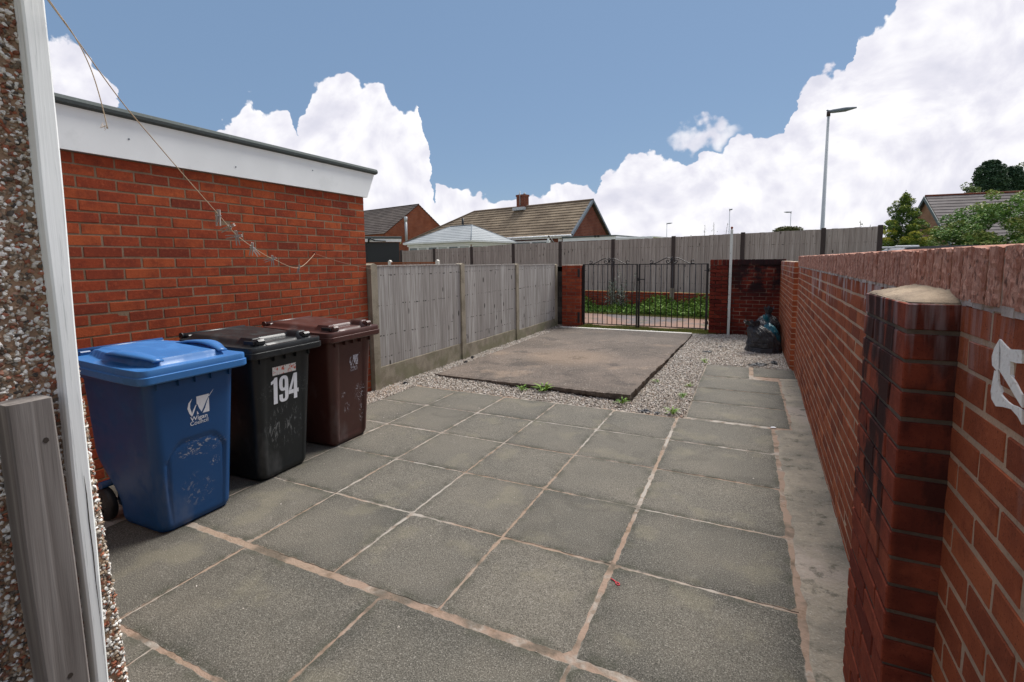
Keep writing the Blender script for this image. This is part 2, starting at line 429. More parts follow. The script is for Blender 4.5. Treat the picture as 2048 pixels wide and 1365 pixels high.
# paving
m, t, b = mat("slab_concrete", .88, .25); o = t.obj(); r = t.attr(); e = t.attr('edge')
base = t.ramp(r, [(0, (.055, .053, .046)), (.35, (.083, .077, .066)), (.7, (.108, .098, .082)), (1, (.128, .115, .095))])
base = t.mix(t.map(t.noise(o, 1.9, 5, .6), .35, .7, 0, .6), base, t.mix(.6, base, (.19, .165, .13)))
base = t.mix(t.map(t.noise(o, 5.5, 5, .6), .50, .72, 0, .4), base, (.062, .056, .046))
sp = t.noise(o, 185, 3, .8)
base = t.mix(t.map(e, .0, .16, 0, .28), base, (.150, .137, .112))
base = t.mix(t.map(sp, .53, .66, 0, .62), base, (.34, .32, .28))
base = t.mix(t.map(sp, .47, .36, 0, .85), base, (.016, .016, .014))
base = t.mix(t.map(t.noise(o, 75, 3, .6), .60, .74, 0, .45), base, (.26, .25, .22))
base = t.mix(t.math('MULTIPLY', t.map(t.noise(o, 3.2, 4), .54, .68), .28), base, (.20, .18, .125))
base = t.mix(t.map(t.noise(o, 11, 5, .7, .8), .60, .72, 0, .4), base, (.20, .185, .16))
base = t.mix(t.map(t.noise(t.vmath('ADD', o, (7, 3, 0)), 2.4, 4, .6, 1.0), .60, .66, 0, .2), base, (.045, .042, .034))
en = t.math('MULTIPLY_ADD', t.noise(o, 22, 5, .7), .028, -.012)
k = t.map(t.math('SUBTRACT', en, e), -.004, .006, 0, .85)
k = t.math('MULTIPLY', k, t.map(t.noise(o, 2.6, 3), .38, .56))
tan = t.mix(t.map(t.noise(o, 1.3, 3), .45, .58), (.36, .325, .285), (.30, .21, .15))
base = t.mix(k, base, tan)
dk = t.math('MULTIPLY', t.map(e, .06, .0), t.map(t.noise(o, 8, 4), .42, .62, 0, .55)); base = t.mix(t.math('MULTIPLY', dk, t.math('SUBTRACT', 1.0, k)), base, (.040, .043, .028))
hb = t.math('ADD', t.math('MULTIPLY', sp, .8), t.math('MULTIPLY', t.noise(o, 70, 4, .6), .7))
fin(t, b, base, t.bump(hb, .8, .0035)); M_SLAB = m
m, t, b = mat("paving_mortar", .95, .15); o = t.obj()
c = t.mix(t.map(t.noise(o, 1.1, 3), .44, .56), (.33, .30, .265), (.275, .205, .155))
x, y, z = t.xyz(o)
tn = t.math('MULTIPLY', t.map(x, -1.85, -1.55), t.map(y, 1.72, 1.66))
tn = t.math('MAXIMUM', tn, t.math('MULTIPLY', t.map(t.math('ABSOLUTE', t.math('ADD', x, .545)), .05, .03), t.map(y, 3.0, 2.5)))
tn = t.math('MAXIMUM', tn, t.map(x, .20, .235)); tn = t.math('MAXIMUM', tn, t.map(y, 1.05, 1.0))
c = t.mix(t.math('MULTIPLY', tn, t.map(t.noise(o, 7, 3), .62, .52)), c, (.27, .195, .150))
c = t.mix(t.map(t.noise(o, 14, 4), .5, .68, 0, .75), c, (.16, .11, .075))
c = t.mix(t.map(t.noise(o, 4, 4), .52, .64, 0, .75), c, (.085, .075, .06))
fin(t, b, c, t.bump(t.noise(o, 60, 5, .7), .9, .008)); M_JOINT = m

m, t, b = mat("haunch_concrete", .92, .2); o = t.obj()
c = t.mix(t.map(t.noise(o, 2.3, 5, .6), .38, .62), (.19, .17, .14), (.30, .26, .205))
c = t.mix(t.map(t.noise(o, 1.1, 4, .6), .50, .62, 0, .6), c, (.37, .31, .27))
c = t.mix(t.map(t.noise(o, 8, 5, .7), .54, .66, 0, .75), c, (.085, .08, .062))
c = t.mix(t.map(t.noise(o, 90, 3), .55, .7, 0, .4), c, (.4, .37, .32))
fin(t, b, c, t.bump(t.noise(o, 34, 6, .7), 1, .015)); M_HAUNCH = m

m, t, b = mat("concrete_base", .92, .2); o = t.obj(); x, y, z = t.xyz(o)
c = t.mix(t.map(t.noise(o, .9, 5, .6, .6), .35, .65), (.105, .086, .073), (.155, .123, .102))
c = t.mix(t.map(t.noise(o, 2.1, 5, .65, .8), .52, .66, 0, .8), c, (.072, .060, .053))
c = t.mix(t.map(t.noise(t.vmath('ADD', o, (3, 1, 0)), 1.2, 4, .6), .56, .66, 0, .7), c, (.22, .165, .125))
c = t.mix(t.map(t.noise(o, 60, 3), .60, .70, 0, .7), c, (.42, .37, .32))
c = t.mix(t.map(t.noise(o, 26, 5, .7), .52, .66, 0, .55), c, (.055, .046, .040))
ft = t.math('MULTIPLY', t.map(t.vmath('DISTANCE', o, (-2.23, 6.75, .06)), .22, .05), t.map(t.noise(o, 18, 4), .45, .55)); c = t.mix(ft, c, (.02, .018, .015))
f3 = t.math('MULTIPLY', t.map(t.vmath('DISTANCE', o, (-2.35, 6.8, .06)), .85, .3), .45); c = t.mix(f3, c, (.24, .175, .125))
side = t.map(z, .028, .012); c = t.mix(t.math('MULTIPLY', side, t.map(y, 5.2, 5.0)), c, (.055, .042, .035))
c = t.mix(t.math('MULTIPLY', t.map(y, 7.6, 9.4), .4), c, (.11, .098, .088))
fin(t, b, c, t.bump(t.noise(o, 22, 6, .7), .9, .012)); M_BASE = m

def stone_mat(name, stops, rough=.8):
    m, t, b = mat(name, rough, .35); o = t.obj(); r = t.attr()
    c = t.ramp(r, stops, 'LINEAR'); c = t.mix(t.map(t.noise(o, 160, 3), .45, .7, 0, .35), c, (.12, .10, .085))
    fin(t, b, c, t.bump(t.noise(o, 300, 3), .4, .002)); return m
M_GRAVEL = stone_mat("gravel_stone", [(0, (.14, .12, .105)), (.12, (.30, .26, .215)), (.35, (.46, .41, .35)), (.6, (.60, .56, .51)), (.8, (.42, .33, .26)), (.92, (.68, .65, .61)), (1, (.34, .22, .16))])
M_PEBBLE = stone_mat("pebbledash_stone", [(0, (.06, .05, .045)), (.12, (.15, .12, .09)), (.3, (.33, .24, .16)), (.42, (.17, .06, .035)), (.52, (.38, .12, .06)), (.58, (.42, .36, .28)), (.72, (.66, .63, .58)), (1, (.80, .79, .76))], .7)
M_RENDER = mortar_mat("render_coat", (.36, .235, .15), (.26, .175, .12))
m, t, b = mat("gravel_bed", .95, .2); o = t.obj()
c = t.ramp(t.voro(o, 75, 'F1', 0), [(0, (.42, .38, .33)), (.5, (.25, .215, .18)), (1, (.06, .05, .042))]); fin(t, b, c, t.bump(t.voro(o, 75), 1, .01)); M_GBED = m

def paint_mat(name, col, rough=.45, wear=None, scale=(60, 60, 3), amt=.35):
    m, t, b = mat(name, rough, .4); o = t.obj()
    c = t.mix(t.map(t.noise(o, 3, 4), .35, .7, 0, .35), col, tuple(v*.82 for v in col))
    if wear: c = t.mix(t.map(t.noise(t.scale(o, scale), 1, 5, .7), .56, .66, 0, amt), c, wear)
    fin(t, b, c, t.bump(t.noise(t.scale(o, scale), 1, 4), .3, .002)); return m
M_WHITEBOARD = paint_mat("white_gloss_timber", (.86, .88, .87), .5, (.33, .36, .36), (130, 130, 4), .45)
M_FASCIA = paint_mat("white_fascia", (.84, .86, .855), .35, (.55, .58, .56), (2, 2, 2), .2)
M_UPVC = paint_mat("white_upvc", (.75, .76, .76), .35)
M_WPOLE = paint_mat("white_pole_paint", (.60, .62, .58), .5, (.25, .2, .15), (40, 40, 6), .4)
M_IRON = paint_mat("black_iron", (.014, .013, .014), .45, (.08, .035, .02), (60, 60, 60), .4)
M_GALV = paint_mat("galvanised_steel", (.42, .45, .47), .45, (.30, .32, .34), (14, 14, 5), .5)
M_DARK = paint_mat("dark_plastic", (.012, .012, .013), .5)
M_FELT = paint_mat("roof_felt", (.085, .10, .098), .9, (.16, .18, .175), (50, 50, 50), .5)
M_GREYTRIM = paint_mat("grey_verge_trim", (.15, .18, .21), .7, (.26, .29, .32), (6, 6, 6), .5)
M_BARGE = paint_mat("teal_grey_bargeboard", (.06, .09, .10), .6)
M_SHEDDOOR = paint_mat("dark_grey_door", (.020, .024, .027), .6)
m, t, b = mat("window_glass", .08, .6); fin(t, b, (.10, .13, .125)); M_GLASS = m
m, t, b = mat("blind_glass", .25, .5); fin(t, b, (.36, .39, .37)); M_GLASS2 = m

def timber_mat(name, c1, c2, c3, knots=True, sc=1.0, zs=(.55, 1.0, 1.35), contrast=1.0):
    m, t, b = mat(name, .85, .2); o = t.obj(); r = t.attr()
    ro = t.vmath('ADD', o, t.comb(t.math('MULTIPLY', r, 13), t.math('MULTIPLY', r, 5), t.math('MULTIPLY', r, 31)))
    g = t.noise(t.scale(ro, (55*sc, 55*sc, 1.6*sc)), 1, 6, .62, .3)
    c = t.ramp(g, [(.30, c1), (.50, c2), (.68, c3)])
    c = t.mix(t.map(r, 0, 1, 0, .5), c, c1)
    c = t.mix(t.map(t.noise(t.scale(ro, (16, 16, .9)), 1, 4), .55, .7, 0, .5), c, c3)
    if knots:
        X_, Y_, Z_ = t.xyz(o); uu = t.math('SUBTRACT', t.math('ADD', X_, Y_), 0)
        zn = t.math('ADD', Z_, t.math('MULTIPLY_ADD', t.noise(t.scale(o, (6, 6, 0)), 1, 2), .05, -.025))
        for zk in zs:
            near = t.map(t.math('ABSOLUTE', t.math('SUBTRACT', zn, zk)), .010, .004)
            dot = t.map(t.noise(t.scale(o, (34, 34, 20)), 1, 1), .56, .60)
            c = t.mix(t.math('MULTIPLY', t.math('MULTIPLY', near, dot), .85), c, (.02, .016, .014))
        kn = t.voro(t.scale(ro, (8, 8, 2.6)), 1.0, 'F1'); c = t.mix(t.map(kn, .14, .08, 0, .85), c, (.025, .018, .014))
    fin(t, b, c, t.bump(g, .6, .004)); return m
M_FENCE = timber_mat("weathered_grey_timber", (.23, .205, .185), (.38, .352, .325), (.56, .54, .505), zs=(.36, .62, .98, 1.34))
M_FENCE2 = timber_mat("weathered_brown_grey_timber", (.23, .195, .172), (.36, .312, .28), (.48, .43, .39), zs=(.8, 1.3, 1.85))
M_TIMBER = timber_mat("old_grey_post_timber", (.125, .108, .10), (.195, .174, .162), (.29, .265, .25), False, .9)
M_TAN = timber_mat("orange_stained_timber", (.16, .055, .025), (.26, .085, .035), (.33, .12, .05), False)
M_DARKSLAT = timber_mat("dark_weathered_slats", (.022, .018, .017), (.05, .042, .038), (.10, .09, .08), False)
M_BROWNPOST = paint_mat("dark_brown_post", (.040, .027, .024), .7, (.075, .055, .05), (30, 30, 8), .5)
m, t, b = mat("post_concrete", .9, .2); o = t.obj()
c = t.mix(t.map(t.noise(o, 5, 5, .6), .4, .65), (.29, .25, .19), (.20, .17, .125)); c = t.mix(t.map(t.noise(o, 110, 3), .55, .7, 0, .5), c, (.42, .38, .31))
x, y, z = t.xyz(o); c = t.mix(t.math('MULTIPLY', t.map(z, .4, .02), t.map(t.noise(o, 4, 4), .4, .6, 0, .6)), c, (.15, .15, .08))
fin(t, b, c, t.bump(t.noise(o, 120, 4, .7), .7, .004)); M_CONC = m
M_PALECONC = paint_mat("pale_concrete", (.60, .57, .52), .85)

def plastic(name, col, scuff, scuffcol, rough=.42):
    m, t, b = mat(name, rough, .45); o = t.obj(); x, y, z = t.xyz(o)
    c = t.mix(t.map(t.noise(o, 2.5, 4), .4, .7, 0, .35), col, tuple(v*.75 for v in col))
    c = t.mix(t.map(t.noise(t.scale(o, (5, 5, 2)), 1, 4), .6, .75, 0, .15), c, (.3, .3, .3))
    if scuff:
        for (y0, z0, ry, rz, st, amt) in scuff:
            q = t.math('ADD', t.math('POWER', t.math('DIVIDE', t.math('SUBTRACT', y, y0), ry), 2), t.math('POWER', t.math('DIVIDE', t.math('SUBTRACT', z, z0), rz), 2))
            reg = t.map(q, 1, .2)
            n = t.noise(t.scale(o, st), 1, 5, .72, .6)
            k = t.math('MULTIPLY', t.math('MULTIPLY', reg, t.map(n, .55, .62)), amt)
            k = t.math('MULTIPLY', k, t.map(x, .2, .25)); c = t.mix(k, c, scuffcol)
    fade = t.map(t.noise(o, 9, 5), .45, .7, rough-.05, rough+.18)
    fin(t, b, c, t.bump(t.noise(o, 300, 2), .12, .001), fade); return m

m, t, b = mat("bin_bag_black", .32, .5); o = t.obj()
h = t.noise(t.scale(o, (9, 9, 6)), 1, 6, .6, 1.5); h2 = t.noise(o, 38, 4, .6, 1.0)
fin(t, b, t.mix(t.map(t.noise(o, 4, 3), .4, .7), (.016, .017, .022), (.034, .036, .045)), t.bump(t.math('ADD', h, t.math('MULTIPLY', h2, .35)), .85, .03), t.map(h2, .3, .7, .25, .45)); M_BAG = m
m, t, b = mat("bin_bag_teal", .30, .5); o = t.obj()
h = t.noise(t.scale(o, (7, 7, 12)), 1, 6, .6, 1.2)
fin(t, b, t.mix(t.map(t.noise(o, 6, 3), .4, .7), (.004, .085, .125), (.012, .17, .22)), t.bump(h, .8, .03)); M_TEAL = m

def leaf_mat(name, c1, c2, c3, rough=.6):
    m, t, b = mat(name, rough, .3); r = t.attr()
    c = t.ramp(r, [(0, c1), (.5, c2), (1, c3)]); fin(t, b, c)
    b.inputs['Subsurface Weight'].default_value = 0
    return m
M_WEED = leaf_mat("weed_leaf", (.035, .085, .012), (.085, .18, .022), (.20, .30, .045))
M_GRASS = leaf_mat("grass_blade", (.09, .12, .025), (.20, .23, .05), (.38, .33, .11))
M_GOLD = leaf_mat("golden_conifer_leaf", (.035, .085, .014), (.15, .23, .033), (.60, .54, .07))
M_ACER = leaf_mat("shrub_leaf", (.05, .12, .028), (.15, .27, .055), (.36, .34, .09))
M_DCON = leaf_mat("dark_conifer_leaf", (.016, .045, .022), (.036, .080, .038), (.07, .12, .046))
M_OLIVE = leaf_mat("olive_leaf", (.035, .042, .012), (.075, .085, .022), (.13, .13, .04))
M_LIGHTG = leaf_mat("light_green_leaf", (.04, .07, .015), (.10, .15, .035), (.16, .22, .06))
M_SILVER = leaf_mat("silvery_weed_leaf", (.06, .09, .06), (.16, .20, .15), (.40, .42, .36))
M_BARK = paint_mat("bark", (.07, .05, .035), .9, (.03, .022, .016), (30, 30, 8), .6)

def roof_mat(name, c1, c2, c3, scale=3.0, vent=None):
    m, t, b = mat(name, .85, .25); o = t.obj(); r = t.attr()
    c = t.mix(t.map(t.noise(o, scale, 5, .65), .35, .68), c1, c2)
    c = t.mix(t.map(t.noise(o, scale*.35, 4), .5, .68, 0, .7), c, c3)
    c = t.mix(t.math('MULTIPLY', r, .35), c, c1)
    fin(t, b, c, t.bump(t.noise(o, 12, 4), .5, .02)); return m
M_TILE = roof_mat("tan_concrete_tiles", (.150, .112, .076), (.265, .205, .140), (.11, .088, .068), .8)
M_TILE2 = roof_mat("dark_brown_tiles", (.070, .055, .048), (.115, .095, .083), (.055, .045, .04), 1.2)
M_SLATE = roof_mat("grey_slates", (.125, .108, .105), (.185, .165, .160), (.09, .082, .082), 1.0)
M_LIGHTROOF = roof_mat("light_grey_roof_panels", (.28, .30, .31), (.36, .38, .39), (.24, .26, .27), .5)
M_RIDGE = paint_mat("ridge_tile", (.16, .115, .08), .85, (.09, .07, .055), (6, 6, 6), .5)

def house_brick(name, c1, c2, mort, sc=1.0):
    m, t, b = mat(name, .9, .2); o = t.obj(); x, y, z = t.xyz(o)
    u = t.math('ADD', x, y)
    bt = t.n('ShaderNodeTexBrick'); t.set(bt.inputs['Vector'], t.comb(u, z, 0)); bt.inputs['Scale'].default_value = 1
    bt.inputs['Brick Width'].default_value = .225*sc; bt.inputs['Row Height'].default_value = .075*sc; bt.inputs['Mortar Size'].default_value = .008*sc; bt.inputs['Bias'].default_value = 0
    t.set(bt.inputs['Color1'], c1); t.set(bt.inputs['Color2'], c2); t.set(bt.inputs['Mortar'], mort)
    c = t.mix(t.map(t.noise(o, 1.3, 5), .4, .68, 0, .55), bt.outputs[0], tuple(v*.55 for v in c1))
    fin(t, b, c, t.bump(bt.outputs[1], -.3, .005)); return m
M_HB1 = house_brick("orange_house_brick", (.26, .070, .030), (.19, .048, .024), (.22, .13, .09), 1.5)
M_HB2 = house_brick("brown_house_brick", (.20, .055, .030), (.14, .038, .024), (.20, .12, .085), 1.5)
M_HB3 = house_brick("buff_house_brick", (.33, .175, .105), (.26, .13, .08), (.30, .22, .16))
M_PLINTH = house_brick("plinth_brick", (.25, .065, .034), (.17, .042, .026), (.22, .14, .10))

# ------------------------------------------------------------------ ground
def grid_obj(name, xs, ys, zf, m, kind='structure'):
    X, Y = np.meshgrid(xs, ys, indexing='ij'); Z = zf(X, Y); V = np.stack([X, Y, Z], -1).reshape(-1, 3)
    nx_, ny_ = len(xs), len(ys); I = np.arange(nx_*ny_).reshape(nx_, ny_)
    F = np.stack([I[:-1, :-1], I[1:, :-1], I[1:, 1:], I[:-1, 1:]], -1).reshape(-1, 4)
    o = link(name, npmesh(name, V, F, np.full(len(V), .5), True), m); return tag(o, kind=kind)
m, t, b = mat("ground_grass", .95, .15); o = t.obj()
c = t.mix(t.map(t.noise(o, .6, 5), .35, .65), (.09, .11, .03), (.17, .155, .06)); c = t.mix(t.map(t.noise(o, 30, 4), .5, .7, 0, .5), c, (.03, .045, .012))
fin(t, b, c, t.bump(t.noise(o, 40, 4), .8, .03)); M_GROUND = m
m, t, b = mat("worn_tarmac", .92, .2); o = t.obj()
c = t.mix(t.map(t.noise(o, .55, 5, .65, .5), .42, .58), (.115, .105, .108), (.235, .145, .112))
c = t.mix(t.map(t.noise(o, 5, 5, .7), .50, .64, 0, .7), c, (.27, .165, .12)); c = t.mix(t.map(t.noise(o, 45, 3), .6, .72, 0, .6), c, (.33, .27, .22))
c = t.mix(t.map(t.noise(o, 1.6, 4), .60, .70, 0, .7), c, (.085, .10, .035))
fin(t, b, c, t.bump(t.noise(o, 50, 4), .8, .02)); M_TARMAC = m
m, t, b = mat("road_asphalt", .9, .25); o = t.obj()
fin(t, b, t.mix(t.map(t.noise(o, 60, 3), .4, .7), (.045, .045, .046), (.075, .073, .07)), t.bump(t.noise(o, 120, 3), .6, .005)); M_ASPH = m
def terr(X, Y):
    s = np.clip((Y-17)/8, 0, 1); return -.06+s*s*(3-2*s)*.95
xs = np.concatenate([np.linspace(-400, -40, 13), np.linspace(-36, 40, 39), np.linspace(48, 400, 12)])
ys = np.concatenate([np.linspace(-60, -4, 10), np.linspace(-3, 40, 44), np.linspace(50, 700, 16)])
grid_obj("ground", xs, ys, terr, M_GROUND)
grid_obj("lane", np.linspace(-14, 16, 31), np.linspace(10.55, 13.25, 12), lambda X, Y: -.012+.006*np.sin(X*2)*np.cos(Y*3), M_TARMAC)
grid_obj("road", np.linspace(1.2, 60, 10), np.linspace(11.0, 19.0, 5), lambda X, Y: .0+0*X, M_ASPH)

# mortar bed under the paving
def bedz(X, Y): return .0006+.0008*np.sin(X*31+Y*7)*np.sin(Y*23)
grid_obj("paving_bed", np.linspace(-3.93, .62, 60), np.linspace(-.8, 4.70, 70), bedz, M_JOINT)
grid_obj("path_bed", np.linspace(-.47, .62, 16), np.linspace(4.70, 7.28, 30), lambda X, Y: bedz(X, Y)+.0, M_JOINT)
grid_obj("gravel_bed", np.linspace(-3.93, .60, 24), np.linspace(4.705, 10.6, 30), lambda X, Y: -.02+0*X, M_GBED)

def slabs(rects):
    VV = []; FF = []; RR = []; EE = []; off = 0
    for (x0, x1, y0, y1, rn) in rects:
        nx_ = max(8, int((x1-x0)/.025)); ny_ = max(8, int((y1-y0)/.025))
        gx = np.linspace(0, 1, nx_); gy = np.linspace(0, 1, ny_)
        U, W = np.meshgrid(gx, gy, indexing='ij')
        X = x0+(x1-x0)*U; Y = y0+(y1-y0)*W
        d_ = np.minimum(np.minimum(X-x0, x1-X), np.minimum(Y-y0, y1-Y))
        ph = random.random()*9
        def wob(q, p): return .0022*np.sin(q*47+p)+.0018*np.sin(q*113+2*p)+.0012*np.sin(q*251+p)
        X = X+np.where(U < 1e-6, wob(Y, ph), 0)+np.where(U > 1-1e-6, wob(Y, ph+3), 0)
        Y = Y+np.where(W < 1e-6, wob(X, ph+5), 0)+np.where(W > 1-1e-6, wob(X, ph+7), 0)
        z0 = random.uniform(0, .002); tx, ty = random.uniform(-.003, .003), random.uniform(-.003, .003)
        Z = z0+tx*(X-(x0+x1)/2)+ty*(Y-(y0+y1)/2)+.0036
        Z = np.where(d_ < 1e-6, Z-.0030, Z)
        V = np.stack([X, Y, Z], -1).reshape(-1, 3); I = np.arange(nx_*ny_).reshape(nx_, ny_)
        F = np.stack([I[:-1, :-1], I[1:, :-1], I[1:, 1:], I[:-1, 1:]], -1).reshape(-1, 4)
        ring = np.concatenate([I[:, 0], I[-1, 1:], I[-2::-1, -1], I[0, -2:0:-1]])
        Vb = V[ring].copy(); Vb[:, 2] = -.03; k = len(ring); J = len(V)+np.arange(k)
        Fs = np.stack([ring, J, np.roll(J, -1), np.roll(ring, -1)], -1)
        V = np.concatenate([V, Vb]); F = np.concatenate([F, Fs])
        VV.append(V); FF.append(F+off); off += len(V); RR.append(np.full(len(V), rn)); EE.append(np.concatenate([d_.ravel(), np.zeros(k)]))
    return np.concatenate(VV), np.concatenate(FF), np.concatenate(RR), np.concatenate(EE)
def slab_obj(name, rects):
    V, F, Rr, Ee = slabs(rects); me = npmesh(name, V, F, Rr); set_attr(me, Ee, 'edge')
    return tag(link(name, me, M_SLAB), kind='structure')
g = .006; rects = []
XS = [-3.595, -2.985, -2.375, -1.765, -1.155, -.552]; YS = [1.60, 2.21, 2.82, 3.43, 4.04, 4.65]
for i in range(5):
    for j in range(5):
        rn = .5+.15*math.sin(i*2.3+j*1.7)+random.uniform(-.12, .12)
        if j == 0: rn -= .10
        if i == 0: rn += .15
        rects.append((XS[i]+g, XS[i+1]-g, YS[j]+g, YS[j+1]-g, min(1, max(0, rn))))
for j in range(3): rects.append((-3.92, XS[0]-g, YS[j]+g, YS[j+1]-g, .6))
PY = [1.60, 2.212, 2.815, 3.43, 4.045, 4.665]
for j in range(5): rects.append((-.535, .245, PY[j]+g, PY[j+1]-g, [.1, .15, .55, .35, .5][j]))
for (a, b2, rn) in ((-3.27, -2.362, .22), (-2.350, -1.440, .12), (-1.430, -.552, .05), (-.535, .245, .12)): rects.append((a, b2, .985, 1.566, rn))
for (a, b2, rn) in ((-2.66, -2.06, .6), (-2.05, -1.14, .5), (-1.13, -.52, .3), (-.51, .245, .4)): rects.append((a, b2, .37, .965, rn))
for (a, b2, rn) in ((-2.66, -2.06, .5), (-2.05, -1.14, .2), (-1.13, -.52, .3), (-.51, .245, .4)): rects.append((a, b2, -.6, .36, rn))
slab_obj("paving", rects)
PZ = [4.71, 5.30, 5.89, 6.54]; rects = []
for j in range(3): rects.append((-.475, .395, PZ[j]+g, PZ[j+1]-g, [.45, .3, .4][j]))
rects += [(-.465, .075, 6.55, 7.26, .35), (.125, .60, 6.72, 7.27, .30)]
slab_obj("path", rects)

# rough concrete haunch along the foot of the wall
def wallx(Y): return .47+.0256*(Y-1.5)
ysn = np.linspace(-.6, 6.7, 150); us = np.linspace(0, 1, 12); V = []; 
for y in ysn:
    xl = (.256 if y < 4.68 else .402)+.008*math.sin(y*9)+.006*math.sin(y*31); xr = wallx(y)-.02+.012*math.sin(y*5)
    for u in us:
        V.append((xl+(xr+.05-xl)*u, y, (.004 if u > 0 else -.01)+.016*u*u+.05*max(0, u-.86)*(1+.6*math.sin(y*17))+.002*math.sin(y*40+u*9)))
I = np.arange(len(ysn)*len(us)).reshape(len(ysn), len(us)); F = np.stack([I[:-1, :-1], I[:-1, 1:], I[1:, 1:], I[1:, :-1]], -1).reshape(-1, 4)
tag(link("wall_footing", npmesh("wall_footing", V, F, np.full(len(V), .5), True), M_HAUNCH), kind='structure')

# raised concrete base of a former garage
FL, FR, BR, BL = Vector((-3.66, 5.17, .035)), Vector((-1.07, 4.96, .095)), Vector((-.925, 10.02, .03)), Vector((-3.72, 9.98, .02))
n1, n2 = 70, 110; V = []
for i in range(n1):
    for j in range(n2):
        u, v = i/(n1-1), j/(n2-1)
        p = FL.lerp(FR, u).lerp(BL.lerp(BR, u), v)
        ed = min(u, 1-u)*2.7, min(v, 1-v)*5
        wob = .006*math.sin(p.x*7+p.y*3)+.005*math.sin(p.y*13+1)+random.gauss(0, .006)
        if i in (0, n1-1): p.x += wob
        if j in (0, n2-1): p.y += wob
        if i in (0, n1-1) or j in (0, n2-1): p.z -= .012
        p.z += .003*math.sin(p.x*5)*math.sin(p.y*4); V.append(tuple(p))
I = np.arange(n1*n2).reshape(n1, n2); F = np.stack([I[:-1, :-1], I[1:, :-1], I[1:, 1:], I[:-1, 1:]], -1).reshape(-1, 4)
ring = np.concatenate([I[:, 0], I[-1, 1:], I[-2::-1, -1], I[0, -2:0:-1]]); V = np.array(V)
lay = [V]; prev = ring; FF = [F]; nv = len(V); cen = V.mean(0)
for dz_, ins in ((.3, .006), (.62, .02), (1.0, .03)):
    Vb = V[ring].copy(); Vb[:, 2] = Vb[:, 2]*(1-dz_)-.03*dz_
    dirv = cen[None, :2]-Vb[:, :2]; dirv /= np.linalg.norm(dirv, axis=1, keepdims=True)
    Vb[:, :2] += dirv*(ins+RNG.normal(0, .006, (len(ring), 1))); J = nv+np.arange(len(ring)); nv += len(ring)
    FF.append(np.stack([prev, J, np.roll(J, -1), np.roll(prev, -1)], -1)); prev = J; lay.append(Vb)
Vall = np.concatenate(lay)
tag(link("concrete_base", npmesh("concrete_base", Vall, np.concatenate(FF), np.full(len(Vall), .5)), M_BASE), kind='structure')
mb = MB(); mb.box((-3.72, 10.03, -.03), (-.95, 10.13, .028), c=.006); tag(mb.build("gate_kerb", M_PALECONC), kind='structure')
mb = MB(); mb.box((-3.90, 9.5, -.03), (-3.74, 10.5, .012)); tag(mb.build("corner_concrete", M_BASE), kind='structure')

# gravel
def inbase(x, y):
    return (y > 5.19-.085*(x+3.66)) & (y < 10.0) & (x > -3.69-.0*y) & (x < -1.075+.0296*(y-4.96)+.02)
def gravel_ok(x, y):
    ok = np.zeros(x.shape, bool)
    ok |= (x > -3.9) & (x < -.49) & (y > 4.66) & (y < 10.25)
    ok |= (x > -3.9) & (x < -3.56) & (y > 3.45) & (y <= 4.7)
    ok |= (x >= -.49) & (x < .56) & (y > 7.27) & (y < 10.3)
    ok &= ~inbase(x, y)
    ok &= ~((x < -3.5) & (y < 4.72+.25*(x+3.5)) & (x > -3.575))
    return ok
x = RNG.uniform(-3.9, .58, 190000); y = RNG.uniform(3.4, 10.3, 190000)
dens = np.clip(1.25-(y-4.6)*.10, .55, 1)
k = gravel_ok(x, y) & (RNG.random(len(x)) < dens); x, y = x[k], y[k]
x, y = x[:56000], y[:56000]
hz = RNG.uniform(0, .016, len(x))+.004*np.sin(x*7)*np.sin(y*6)
sz = RNG.uniform(.0055, .0125, len(x))*(1+.04*(y-4.5))
tag(stones("gravel", np.stack([x, y, hz-.006], 1), sz, M_GRAVEL), kind='stuff')

# ------------------------------------------------------------------ pebbledash wall, boards
Xw, Ye = -1.5, .642
th = empty("pebbledash_wall", (0, 0, 0), 0, "house corner rendered in pebbledash, brown mortar full of white, red and black stones", "wall")
xs_ = []; mb = MB()
def yend(z): return .594+.056*np.clip((1.7-z)/1.45, 0, 1)**1.2
RC = .022; zl = [-.05+2.8*i/20 for i in range(21)]; vs = []
for z in zl:
    e = float(yend(z)); arc = [(Xw-RC+RC*math.sin(a), e-RC+RC*math.cos(a)) for a in [R(x) for x in range(0, 91, 15)]]
    vs += [(x, y, z) for x, y in [(Xw-1.6, e)]+arc+[(Xw, -1.6), (Xw-1.6, -1.6)]]
k_ = len(vs)//21; mb.add(vs, [(i*k_+j, i*k_+(j+1) % k_, (i+1)*k_+(j+1) % k_, (i+1)*k_+j) for i in range(20) for j in range(k_)]+[tuple(range(k_)), tuple(20*k_+j for j in range(k_))], .5)
mb.build("wall", M_RENDER, th)
npb = 42000
zz = RNG.uniform(0, 2.75, npb); ye = yend(zz); yy = RNG.uniform(-.12, 1, npb)*(ye+.05)
sarc = np.clip(yy-(ye-RC), 0, .2); ang = np.minimum(sarc/RC, R(90)); ext = np.maximum(sarc-RC*R(90), 0)
px_ = np.where(yy < ye-RC, Xw, Xw-RC+RC*np.cos(ang)-ext); py_ = np.where(yy < ye-RC, yy, ye-RC+RC*np.sin(ang))
ps = RNG.uniform(.0036, .0082, npb)
st = stones("pebble_coat", np.stack([px_, py_, zz], 1), ps, M_PEBBLE, th, (1, .85, .6)); tag(st, kind='stuff')

